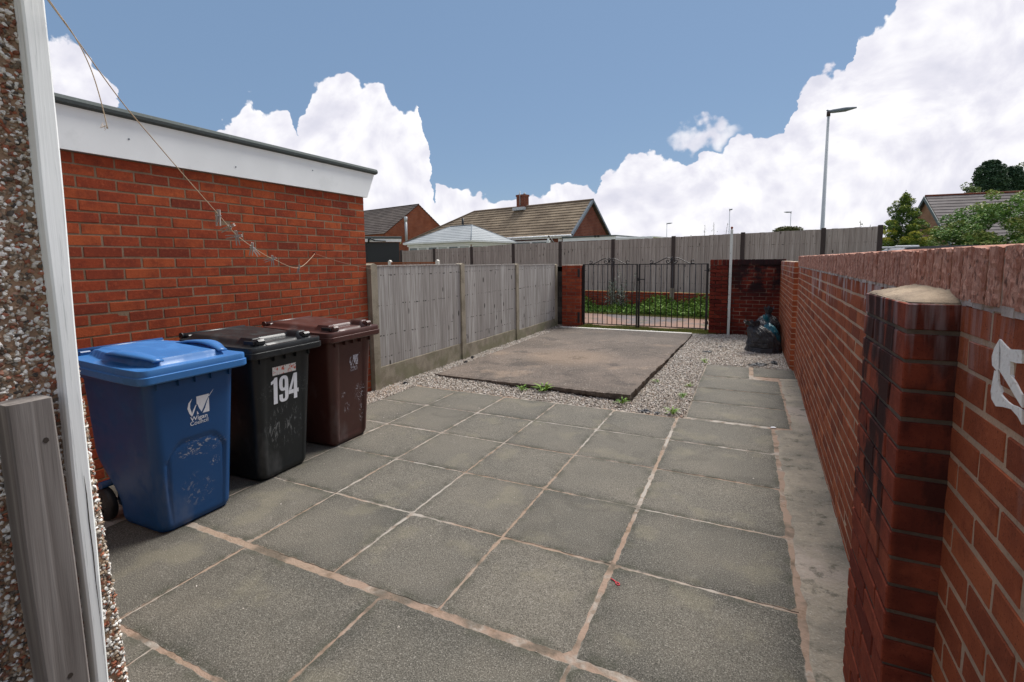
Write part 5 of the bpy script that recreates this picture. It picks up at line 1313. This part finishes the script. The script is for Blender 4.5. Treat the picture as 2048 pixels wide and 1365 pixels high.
def bin_lid(style, m, md, parent):
    hx, hy, cx = .368, .292, -.006; nx_, ny_ = 74, 60; zb = .955; V = []
    for i in range(nx_):
        for j in range(ny_):
            u, v = -1+2*i/(nx_-1), -1+2*j/(ny_-1)
            # pull the corners in
            x, y = u*hx, v*hy; cr = .045
            qx, qy = max(0, abs(x)-(hx-cr)), max(0, abs(y)-(hy-cr)); q = math.hypot(qx, qy)
            if q > 0 and qx > 0 and qy > 0:
                s = max(qx, qy)/q; x -= math.copysign(qx*(1-s), x); y -= math.copysign(qy*(1-s), y)
            slope = .022*smooth01((-x+.30)/.66)
            ex = min(hx-abs(x), 9); ey = hy-abs(y)
            h = 0
            if style == 'blue':
                wdt = .228-.030*smooth01((abs(x)-.1)/.2); fr = .315
                k = smooth01((wdt-abs(y))/.022)*smooth01((fr-x)/.03)*smooth01((x+.33)/.03)
                h = .038*k*(1-.15*(x/.3)**2)
                h += .006*smooth01((.15-abs(y))/.01)*k
            else:
                k = smooth01((hy-.035-abs(y))/.05)*smooth01((.325-x)/.05)*smooth01((x+.355)/.05)
                h = .034*k
                if x > .16:   # grip recess between two lugs
                    h -= .026*smooth01((x-.17)/.02)*smooth01((.145-abs(y))/.015)*smooth01((.335-x)/.02)
                    lug = smooth01((abs(y)-.145)/.014)*smooth01((.232-abs(y))/.018)*smooth01((x-.15)/.03)*smooth01((.338-x)/.018)
                    h += .018*lug
            V.append((x+cx, y, zb+slope+h))
    I = np.arange(nx_*ny_).reshape(nx_, ny_); F = np.stack([I[:-1, :-1], I[1:, :-1], I[1:, 1:], I[:-1, 1:]], -1).reshape(-1, 4)
    ring = np.concatenate([I[:, 0], I[-1, 1:], I[-2::-1, -1], I[0, -2:0:-1]]); V = np.array(V)
    cen = np.array([cx, 0]); L0 = V[ring]; dirv = L0[:, :2]-cen; dirv = dirv/np.maximum(np.abs(dirv[:, 0:1])/hx, np.abs(dirv[:, 1:2])/hy)
    dirv = dirv/np.linalg.norm(dirv, axis=1, keepdims=True); nv = len(V); lay = [V]; FF = [F]; prev = ring
    zr = L0[:, 2]
    for (o_, dzv) in ((.003, -.006), (.003, -.034), (.012, -.037), (.012, -.070), (.004, -.078), (-.03, -.070)):
        Vb = L0.copy(); Vb[:, :2] += dirv*o_; Vb[:, 2] = zr+dzv; J = nv+np.arange(len(ring)); nv += len(ring)
        FF.append(np.stack([prev, J, np.roll(J, -1), np.roll(prev, -1)], -1)); prev = J; lay.append(Vb)
    VV = np.concatenate(lay); me = npmesh("lid", VV, np.concatenate(FF), np.full(len(VV), .5), True)
    lid = link("lid", me, m, parent)
    try:
        me.set_sharp_from_angle(angle=R(38))
    except Exception: pass
    if style == 'blue':
        for s in (-1, 1):
            path = []; 
            for i in range(22):
                f = i/21; x = -.14+.45*f; yv = s*(.205+.055*math.sin(math.pi*min(1, f*1.05))**1.0); z = .996-.010*f+.030*math.sin(math.pi*f)**.8; path.append((x, yv, z, s*(.150+.02*math.sin(math.pi*f))))
            vs = []; 
            for (x, yo, z, yi) in path: vs += [(x, yi, z+.003), (x, (yi+yo)/2, z+.006), (x, yo, z), (x, yo-s*.004, z-.007), (x, yi, z-.006)]
            fs = [(i*5+j, i*5+(j+1) % 5, (i+1)*5+(j+1) % 5, (i+1)*5+j) for i in range(21) for j in range(5)]
            mb = MB(); mb.add(vs, fs+[(0, 1, 2, 3, 4), tuple(105+j for j in range(5))], .5, True); mb.build("lid_handle", m, lid)
    else:
        for s in (-1, 1):
            mb = MB(); mb.box((.215, s*.188-.036, .958), (.335, s*.188+.034, 1.000), c=.012); mb.build("lid_lug", m, lid)
            mb = MB(); mb.box((.225, s*.226-.012, .968), (.315, s*.226+.001, .990)); mb.build("lug_slot", md, lid)
    # hinge bar and rear handles
    mb = MB(); mb.tube([(-.392, -.24, .995), (-.392, .24, .995)], .017, 10)
    for s in (-1, 0, 1): mb.box((-.40, s*.2-.03, .93), (-.34, s*.2+.03, 1.00), c=.006)
    mb.tube([(-.392, -.25, .995), (-.392, -.24, .995)], .022, 10); mb.build("hinge_bar", m, parent)
    return lid
def wheels(m, md, parent):
    mb = MB(); mb.tube([(-.255, -.22, .10), (-.255, .22, .10)], .012, 8); mb.build("axle", M_GALV, parent)
    mb = MB(); mb.box((-.24, -.17, .06), (-.13, .17, .17), c=.02); mb.tube([(-.255, -.235, .215), (-.255, .235, .215)], .022, 8); mb.build("axle_housing", m, parent)
    for s in (-1, 1):
        mb = MB(); n = 28; vs = []
        prof = [(.05, 0), (.085, .002), (.098, .008), (.100, .016), (.100, .030), (.098, .038), (.085, .044), (.05, .046)]
        for i in range(n):
            a = 2*math.pi*i/n
            for (r0, dd) in prof: vs.append((-.255+r0*math.cos(a), s*(.192+dd), .10+r0*math.sin(a)))
        k = len(prof); fs = [(i*k+j, i*k+j+1, ((i+1) % n)*k+j+1, ((i+1) % n)*k+j) for i in range(n) for j in range(k-1)]
        mb.add(vs, fs, .5, True); wh = mb.build("wheel", md, parent)
        mb = MB(); mb.tube([(-.255, s*.200, .10), (-.255, s*.234, .10)], .055, 16)
        for i in range(6): a = i*math.pi/3; mb.box((-.003, -.002, .03), (.003, .002, .08), M=Matrix.Translation((-.255, s*.235, .10)) @ Matrix.Rotation(a, 4, 'Y'))
        mb.build("hub", md, wh)
def text_mesh(body, size, sx=1.0, off=0.0, name="lettering", shear=0, spacing=1.0):
    cu = bpy.data.curves.new(name, 'FONT'); cu.body = body; cu.size = size; cu.align_x = 'CENTER'; cu.offset = off; cu.resolution_u = 6; cu.space_character = spacing
    o = bpy.data.objects.new("tmp", cu); C.objects.link(o); bpy.context.view_layer.update()
    me = bpy.data.meshes.new_from_object(o.evaluated_get(bpy.context.evaluated_depsgraph_get())); bpy.data.objects.remove(o); bpy.data.curves.remove(cu)
    me.transform(Matrix.Diagonal((sx, 1, 1, 1))); me.name = name; me.materials.clear(); return me
def on_front(p2, proud=.0012, style=None):
    y, z = p2; return Vector((FRX(z)+proud+(-.002 if style == 'plain' else -.0115 if style == 'ribs' else 0), y, z))
def decal_from_mesh(me, y0, z0, name, m, parent, style, proud=.0014):
    for v in me.vertices:
        y, z = y0+v.co.x, z0+v.co.y; q = on_front((y, z), proud, style); v.co = q
    return link(name, me, m, parent)
def poly_decal(polys, name, m, parent, style, proud):
    mb = MB()
    for pl in polys:
        mb.add([on_front(p, proud, style) for p in pl], [tuple(range(len(pl)))])
    return mb.build(name, m, parent)
def stroke(pts2, ws):
    """tapered ribbon as quads"""
    out = []
    L_ = []; R_l = []
    for i, (x, y) in enumerate(pts2):
        a = pts2[max(0, i-1)]; b2 = pts2[min(len(pts2)-1, i+1)]; tx, ty = b2[0]-a[0], b2[1]-a[1]; l = math.hypot(tx, ty); nx_, ny_ = -ty/l, tx/l
        L_.append((x+nx_*ws[i]/2, y+ny_*ws[i]/2)); R_l.append((x-nx_*ws[i]/2, y-ny_*ws[i]/2))
    return [[L_[i], L_[i+1], R_l[i+1], R_l[i]] for i in range(len(pts2)-1)]
m, t, b = mat("white_print", .5, .3); o = t.obj()
fin(t, b, t.mix(t.map(t.noise(o, 60, 4), .55, .7, 0, .35), (.74, .75, .78), (.45, .47, .52))); M_PRINT = m
m, t, b = mat("worn_white_print", .5, .3); o = t.obj()
fin(t, b, t.mix(t.map(t.noise(o, 120, 4), .45, .6, 0, .75), (.50, .50, .55), (.12, .06, .06))); M_PRINTW = m
m, t, b = mat("red_white_label", .5, .3); o = t.obj()
c = t.mix(t.map(t.noise(o, 26, 5, .7), .50, .60), (.74, .72, .68), (.62, .13, .08)); c = t.mix(t.map(t.noise(o, 70, 3), .64, .70), c, (.05, .02, .02)); fin(t, b, c); M_LABEL = m
def logo(parent, cy, cz, s, mbody, style, mp=M_PRINT):
    """white square, two-stroke W crossing it, words below; s = square height"""
    w_ = s*.68
    x0 = cy-w_*.14; q = [(x0, cz), (x0+w_, cz), (x0+w_, cz+s), (x0, cz+s)]
    poly_decal([q], "logo_square", mp, parent, style, .0010)
    # left white stroke of the W (outside the square)
    a = [(x0-.34*w_, cz+.93*s), (x0-.56*w_, cz+.72*s), (x0-.62*w_, cz+.45*s), (x0-.50*w_, cz+.18*s), (x0-.40*w_, cz-.02*s)]
    b2 = [(x0-.40*w_, cz-.02*s), (x0-.25*w_, cz+.25*s), (x0-.08*w_, cz+.50*s), (x0+.04*w_, cz+.60*s)]
    poly_decal(stroke(a, [.01*s, .09*s, .14*s, .13*s, .05*s])+stroke(b2, [.05*s, .09*s, .05*s, .02*s]), "logo_stroke", mp, parent, style, .0013)
    c_ = [(x0+.02*w_, cz+.58*s), (x0+.07*w_, cz+.30*s), (x0+.28*w_, cz+.02*s), (x0+.42*w_, cz+.04*s)]
    d_ = [(x0+.36*w_, cz-.0*s), (x0+.60*w_, cz+.28*s), (x0+.80*w_, cz+.62*s), (x0+1.0*w_, cz+.86*s)]
    poly_decal(stroke(c_, [.05*s, .16*s, .17*s, .08*s])+stroke(d_, [.10*s, .09*s, .05*s, .03*s]), "logo_cutout", mbody, parent, style, .0016)
    e_ = [(x0+1.0*w_, cz+.86*s), (x0+1.18*w_, cz+1.02*s), (x0+1.40*w_, cz+1.20*s)]
    poly_decal(stroke(e_, [.035*s, .03*s, .005*s]), "logo_tail", mp, parent, style, .0013)
    decal_from_mesh(text_mesh("Wigan", s*.33, 1.08, .0004), cy+.02*w_, cz-.29*s, "lettering", mp, parent, style)
    decal_from_mesh(text_mesh("Council", s*.32, 1.0, 0), cy+.02*w_, cz-.54*s, "lettering", mp, parent, style)
def make_bin(style, lidstyle, m, md, loc, rz, label):
    t_ = empty("wheelie_bin", loc, rz, label, "wheelie bin", "wheelie bins along the garage wall")
    bin_body(style, m, t_); bin_lid(lidstyle, m, md, t_); wheels(m, md, t_); return t_
M_BBLUE = plastic("blue_bin_plastic", (.007, .058, .180), [(.03, .44, .17, .06, (30, 30, 60), .7), (.10, .33, .035, .035, (60, 60, 60), .8), (0, .2, .12, .12, (30, 30, 30), .25), (-.02, .49, .05, .02, (50, 50, 80), .6)], (.45, .42, .40))
M_BBLUEL = plastic("blue_lid_plastic", (.034, .150, .39), None, (.5, .5, .5), .45)
M_BBLACK = plastic("black_bin_plastic", (.010, .013, .015), [(0, .36, .2, .18, (45, 45, 14), .35), (0, .62, .25, .1, (60, 60, 60), .2)], (.35, .36, .36))
M_BBROWN = plastic("brown_bin_plastic", (.060, .021, .017), [(.10, .40, .07, .10, (60, 60, 60), .8), (-.05, .30, .05, .05, (90, 90, 30), .8), (.12, .22, .03, .12, (60, 60, 40), .7), (-.09, .42, .03, .03, (60, 60, 60), .6)], (.50, .50, .54))
b1 = make_bin('arch', 'blue', M_BBLUE, M_DARK, (-3.120, 1.640, 0), R(1), "blue wheelie bin with a white council logo, nearest the pebbledash")
for ch_ in b1.children:
    if ch_.name.startswith('lid'):
        ch_.data.materials[0] = M_BBLUEL
        for c2_ in ch_.children: c2_.data.materials[0] = M_BBLUEL
logo(b1, .015, .640, .105, M_BBLUE, 'arch')
b2_ = make_bin('plain', 'grip', M_BBLACK, M_DARK, (-3.205, 2.295, 0), R(2), "black wheelie bin numbered 194 with a torn label, between the blue and brown bins")
def ring_quads(cx, cz, rx, rz, t_, a0, a1, n=16, sq=.75):
    P = []; 
    for i in range(n+1):
        a = R(a0+(a1-a0)*i/n); c_, s_ = math.cos(a), math.sin(a); f = lambda v: math.copysign(abs(v)**sq, v)
        P.append(((cx+rx*f(c_), cz+rz*f(s_)), (cx+(rx-t_)*f(c_), cz+(rz-t_*.8)*f(s_))))
    return [[P[i][0], P[i+1][0], P[i+1][1], P[i][1]] for i in range(n)]
zb_, hN = .530, .186; tN = .0258; SH = -.022
one = [[(-.064, zb_), (-.036, zb_), (-.036, zb_+hN), (-.056, zb_+hN), (-.064, zb_+hN*.93)], [(-.0641, zb_+hN*.93), (-.0641, zb_+hN*.80), (-.082, zb_+hN*.76), (-.082, zb_+hN*.87)]]
c9 = .010; nine = ring_quads(c9, zb_+hN*.71, .034, hN*.29, tN, 0, 360, 24)
nine += [[(c9+.034-tN, zb_+hN*.70), (c9+.034, zb_+hN*.70), (c9+.034, zb_+hN*.22), (c9+.034-tN, zb_+hN*.22)]]+ring_quads(c9, zb_+hN*.22, .034, hN*.22, tN, 0, -180, 14)+[[(c9-.034, zb_+hN*.22), (c9-.034+tN, zb_+hN*.22), (c9-.034+tN, zb_+hN*.30), (c9-.034, zb_+hN*.30)]]
c4 = .086; four = [[(c4, zb_), (c4+tN, zb_), (c4+tN, zb_+hN), (c4, zb_+hN)], [(c4-.001, zb_+hN), (c4-.038, zb_+hN*.38), (c4-.018, zb_+hN*.38), (c4-.001, zb_+hN*.70)], [(c4-.040, zb_+hN*.22), (c4-.001, zb_+hN*.22), (c4-.001, zb_+hN*.375), (c4-.040, zb_+hN*.375)], [(c4+tN+.001, zb_+hN*.22), (c4+tN+.011, zb_+hN*.22), (c4+tN+.011, zb_+hN*.375), (c4+tN+.001, zb_+hN*.375)]]
for nm_, pls in (("numeral_one", one), ("numeral_nine", nine), ("numeral_four", four)):
    mb = MB()
    for q_, pl in enumerate(pls): mb.add([on_front((p[0]*1.12+SH, p[1]), .0016+.00004*(q_ % 9), 'plain') for p in pl], [tuple(range(len(pl)))])
    mb.build(nm_, M_PRINT, b2_)
poly_decal([[(-.100, .732), (.095, .732), (.095, .790), (-.100, .790)]], "label", M_LABEL, b2_, 'plain', .0014)
b3 = make_bin('ribs', 'grip', M_BBROWN, M_DARK, (-3.235, 2.965, 0), R(2), "brown wheelie bin with a scuffed logo, next to the concrete fence post")
logo(b3, .03, .645, .085, M_BBROWN, 'ribs', M_PRINTW)
mb = MB()

# ------------------------------------------------------------------ clothes line and pegs
m, t, b = mat("rope_fibre", .9, .2); o = t.obj()
fin(t, b, t.mix(t.noise(o, 300, 2), (.40, .29, .19), (.52, .42, .31))); M_ROPE = m
m, t, b = mat("grey_peg_wood", .8, .3); o = t.obj(); fin(t, b, t.mix(t.noise(t.scale(o, (200, 200, 30)), 1, 3), (.22, .185, .17), (.42, .38, .35))); M_PEG = m
m, t, b = mat("white_peg_plastic", .5, .4); fin(t, b, (.6, .58, .56)); M_PEGW = m
rope = [(-1.36, .51, 2.13), (-1.423, .588, 2.081), (-1.482, .658, 2.041), (-1.603, .801, 1.955), (-1.731, .952, 1.888), (-1.905, 1.158, 1.80), (-2.093, 1.381, 1.709), (-2.235, 1.549, 1.639), (-2.426, 1.776, 1.584), (-2.719, 2.122, 1.525), (-3.312, 2.824, 1.458), (-3.905, 3.530, 1.588)]
th = empty("washing_line", rope[0], 0, "sagging twine washing line hung from the white batten to a hook on the garage wall", "rope")
mb = MB(); mb.tube(spl(rope), [.0010+.0008*min(1, i/40) for i in range(len(spl(rope)))], 6); par(mb.build("twine", M_ROPE), th)
mb = MB(); mb.tube(spl([(-3.905, 3.53, 1.588), (-3.90, 3.8, 1.515), (-3.89, 4.12, 1.45), (-3.87, 4.3, 1.42)]), .0011, 5); par(mb.build("loose_end", M_ROPE), th)
mb = MB(); mb.tube([(-3.935, 3.53, 1.60), (-3.90, 3.53, 1.60), (-3.895, 3.53, 1.585)], .003, 6); par(mb.build("hook", M_DARK), th)
rope2 = [(-1.385, .54, 2.12), (-1.443, .599, 2.09), (-1.46, .648, 2.033), (-1.47, .677, 1.976), (-1.476, .694, 1.912), (-1.48, .706, 1.839)]
th = empty("rope_end", rope2[0], 0, "frayed loose end of twine dangling in front of the white fascia", "rope")
mb = MB(); mb.tube(spl(rope2), [.0012]*30+[.0016], 6); par(mb.build("twine", M_ROPE), th)
mb = MB(); e = Vector(rope2[-1])+Vector((0, 0, .008))
for k in range(6): mb.tube([e, e+Vector((-.003-.002*k, -.002*k, -.004+.003*math.sin(k))), e+Vector((-.008-.001*k, -.003, -.012+.004*k))], .0004, 4)
par(mb.build("frayed_fibres", M_ROPE), th)
def peg(loc, rx, ry, rz, m, label):
    t_ = bpy.data.objects.new("clothes_peg", None); C.objects.link(t_); t_.location = loc; t_.rotation_euler = (rx, ry, rz); t_.empty_display_size = .02
    tag(t_, label, "clothes peg", "clothes pegs on the washing line")
    for s in (-1, 1):
        mb = MB(); mb.prism([(s*.001, .022), (s*.006, .022), (s*.0075, -.01), (s*.009, -.048), (s*.0055, -.050), (s*.001, -.012)], 1, -.0065, .0065); mb.build("prong", m, t_)
    mb = MB(); mb.tube([(-.009, -.008, -.006), (-.009, .008, -.006), (.009, .008, -.004), (.009, -.008, -.004)], .0013, 5); mb.tube([(0, -.009, -.004), (0, .009, -.004)], .0032, 8); mb.build("spring", M_GALV, t_)
PG = [((-2.093, 1.381, 1.709), 0, R(4), R(45), M_PEG, "topmost clothes peg, hanging straight down from the washing line"),
      ((-2.19, 1.497, 1.668), R(35), R(62), R(60), M_PEG, "clothes peg lying flat along the line just below the topmost peg"),
      ((-2.252, 1.568, 1.633), R(8), R(-6), R(60), M_PEG, "upright clothes peg of the crossed pair, third down the line"),
      ((-2.258, 1.575, 1.63), R(12), R(84), R(50), M_PEG, "sideways clothes peg of the crossed pair, third down the line"),
      ((-2.42, 1.768, 1.586), R(10), R(10), R(50), M_PEG, "grey clothes peg hanging behind the white peg"),
      ((-2.44, 1.79, 1.578), R(20), R(-32), R(55), M_PEGW, "white clothes peg tilted across the washing line"),
      ((-2.72, 2.122, 1.524), R(6), R(0), R(55), M_PEG, "hanging clothes peg in the second crossed pair, lower on the line"),
      ((-2.73, 2.13, 1.524), R(10), R(72), R(55), M_PEG, "sideways clothes peg in the second crossed pair, lower on the line"),
      ((-3.30, 2.812, 1.458), R(5), R(12), R(60), M_PEG, "clothes peg at the lowest point of the washing line")]
for p in PG: peg(*p)

# ------------------------------------------------------------------ bin bags
def bag(loc, rx, ry, h, m, label, prof, lean=(0, 0), rz=0.0, seed=1.0, fold_=.10, flare=.12, nf=17):
    """tied plastic sack: full base, folds gathering into a neck, loose tuft above it"""
    nt, na = 90, 150; T = np.linspace(0, 1, nt); A = np.linspace(0, 2*np.pi, na, endpoint=False)
    pt = np.array([p[0] for p in prof]); pr = np.array([p[1] for p in prof]); pz = np.array([p[2] for p in prof])
    r = np.interp(T, pt, pr); z = np.interp(T, pt, pz)
    for _ in range(3): r[1:-1] = (r[:-2]+2*r[1:-1]+r[2:])/4; z[1:-1] = (z[:-2]+2*z[1:-1]+z[2:])/4
    TT, AA = np.meshgrid(T, A, indexing='ij'); RR_ = r[:, None]*np.ones_like(AA); ZZ = z[:, None]*np.ones_like(AA)
    D3 = np.stack([np.cos(AA), np.sin(AA), ZZ*2], -1)
    lump = 1+.13*sn(D3, 1.6, seed)+.075*sn(D3, 3.7, seed+2)
    ph = AA+.22*sn(D3, 1.9, seed+4)
    rid = 1-np.abs(np.sin(ph*nf/2+seed)); rid2 = 1-np.abs(np.sin(ph*nf*1.3/2+2*seed+3*ZZ))
    amt = fold_*(.25+.9*np.clip((TT-.35)/.5, 0, 1))
    hor = (1-np.abs(np.sin(ZZ*13+2.2*sn(D3, 1.3, seed+7))))**3*.045*np.clip((.75-TT)/.3, 0, 1)
    RR_ = RR_*(lump+amt*(rid**2-.35)+amt*.5*(rid2**3-.2)-hor)
    X = RR_*np.cos(AA)*rx+lean[0]*ZZ**2; Y = RR_*np.sin(AA)*ry+lean[1]*ZZ**2
    Z = ZZ*h*(1+.05*sn(D3, 2.1, seed+5))+(TT > .93)*.02*np.sin(AA*5+seed)
    V = np.stack([X, Y, Z], -1).reshape(-1, 3); V[:, 2] = np.maximum(V[:, 2], .003+.006*np.abs(sn(V, 30, 1)))
    I = np.arange(nt*na).reshape(nt, na); F = np.stack([I[:-1], np.roll(I, -1, 1)[:-1], np.roll(I, -1, 1)[1:], I[1:]], -1).reshape(-1, 4)
    o = link("bin_bag", npmesh("bin_bag", V, F, np.full(len(V), .5), True), m); o.location = loc; o.rotation_euler = (0, 0, rz)
    return tag(o, label, "bin bag", "bin bags piled in the corner")
PRB = [(0, 0, 0), (.06, .8, 0), (.12, .98, .05), (.3, 1.02, .28), (.5, .98, .52), (.66, .86, .70), (.78, .60, .82), (.86, .30, .87), (.90, .16, .89), (.95, .30, .96), (1, .42, 1.04)]
PRT = [(0, 0, 0), (.06, .8, 0), (.12, 1.0, .06), (.4, .98, .4), (.6, .86, .62), (.75, .58, .78), (.85, .24, .86), (.90, .14, .90), (.96, .26, .98), (1, .36, 1.08)]
PRF = [(0, 0, 0), (.05, .90, 0), (.10, 1.02, .03), (.3, 1.0, .20), (.5, .90, .42), (.66, .78, .62), (.78, .64, .78), (.86, .46, .90), (.91, .26, .97), (.96, .34, 1.04), (1, .42, 1.12)]
bag((.305, 8.60, 0), .268, .235, .43, M_BAG, "front black bin bag, slumped with its loose neck flopped to the left", PRF, (-.17, -.02), .2, 1.0, .10)
bag((.438, 8.88, 0), .128, .20, .50, M_TEAL, "teal bin bag squeezed between the black bags and the wall", PRT, (-.11, 0), .1, 3.3, .10, nf=13)
bag((.36, 9.38, 0), .215, .22, .60, M_BAG, "rear black bin bag behind the teal one, with a tied neck", PRT, (.02, 0), 1.1, 6.1, .12, nf=15)
# loose bits
def scrap(loc, s, m, label, seed, name="plastic_scrap", cat="litter", flat=.35):
    V, F = ico(3); V = V.astype(float)*(1+.45*sn(V, 3.1, seed)[:, None]+.2*sn(V, 8, seed)[:, None])*np.array((s, s*.5, s*flat)); V[:, 2] = V[:, 2]+s*flat*.5
    o = link(name, npmesh(name, V, F, np.full(len(V), .5)), m); o.location = loc; o.rotation_euler = (0, 0, seed); return tag(o, label, cat, "litter lying about")
for loc, s_, fl, lb, sd_ in (((-.86, 4.71, 0), .055, .3, "black plastic scrap on the gravel at the paving edge", .2), ((-.74, 4.70, 0), .04, .3, "smaller black plastic scrap beside the one at the paving edge", 1.1),
        ((.18, 7.40, .005), .10, .25, "long black plastic scrap at the end of the path", .3), ((.40, 7.60, .005), .06, .5, "black plastic scrap on gravel near the side wall end", 2.0), ((.27, 7.46, .005), .05, .4, "black plastic scrap in the middle of the three at the path end", .9),
        ((-.52, 8.19, .01), .06, .25, "black scrap on the gravel in front of the white pole", .1), ((-.36, 8.75, .01), .04, .25, "small black scrap on the gravel nearest the white pole", .7),
        ((-3.80, 6.35, .01), .03, .7, "black scrap in the gravel by the second concrete post", 1.5), ((-3.70, 6.0, .01), .025, .8, "tiny black scrap in the gravel strip beside the base", .4), ((-3.75, 4.66, .01), .03, .5, "black scrap in the gravel at the foot of the first fence panel", .9)):
    scrap(loc, s_, M_BAG, lb, sd_, flat=fl)
scrap((.262, 4.70, .006), .022, M_PRINT, "white paper scrap at the path edge by the wall footing", .4, "paper_scrap", "litter", .15)
for (x, y, s_) in ((-1.132, 2.108, .009), (-2.62, 2.03, .006), (.05, 1.75, .008), (-1.0, 1.72, .005), (-2.05, 1.35, .005), (-.3, 2.9, .006)):
    pass
# red peg spring clip on the paving
m, t, b = mat("red_plastic", .4, .5); fin(t, b, (.55, .03, .05)); M_RED = m
th = empty("red_clip", (-.50, 2.085, .004), R(-35), "small red plastic loop lying on the near paving", "clip")
mb = MB(); mb.tube([(.012+.011*math.cos(a), .007*math.sin(a), .003) for a in [R(x) for x in range(0, 361, 30)]], .0022, 6); mb.build("loop", M_RED, th)
mb = MB(); mb.tube([(.001, 0, .003), (-.014, .001, .003), (-.034, -.002, .003)], [.003, .0025, .002], 6); mb.build("tail", M_RED, th)
# loose chips and crumbs scattered on the paving
n = 500; x = RNG.uniform(-3.5, .45, n); y = RNG.uniform(.9, 4.6, n); sz = RNG.uniform(.0012, .0035, n)*np.where(RNG.random(n) > .93, 2, 1)
tag(stones("grit", np.stack([x, y, .003+sz*.4], 1), sz, M_GRAVEL), kind='stuff')
n = 700; x = RNG.uniform(-3.5, -1.1, n); y = RNG.uniform(5.3, 9.9, n); sz = RNG.uniform(.002, .006, n)
tag(stones("grit", np.stack([x, y, .055-.02*(y-5.3)/4.5+.02*(x+3.6)/2.6*(1-(y-5.3)/4.6)+sz*.3], 1), sz, M_GRAVEL), kind='stuff')
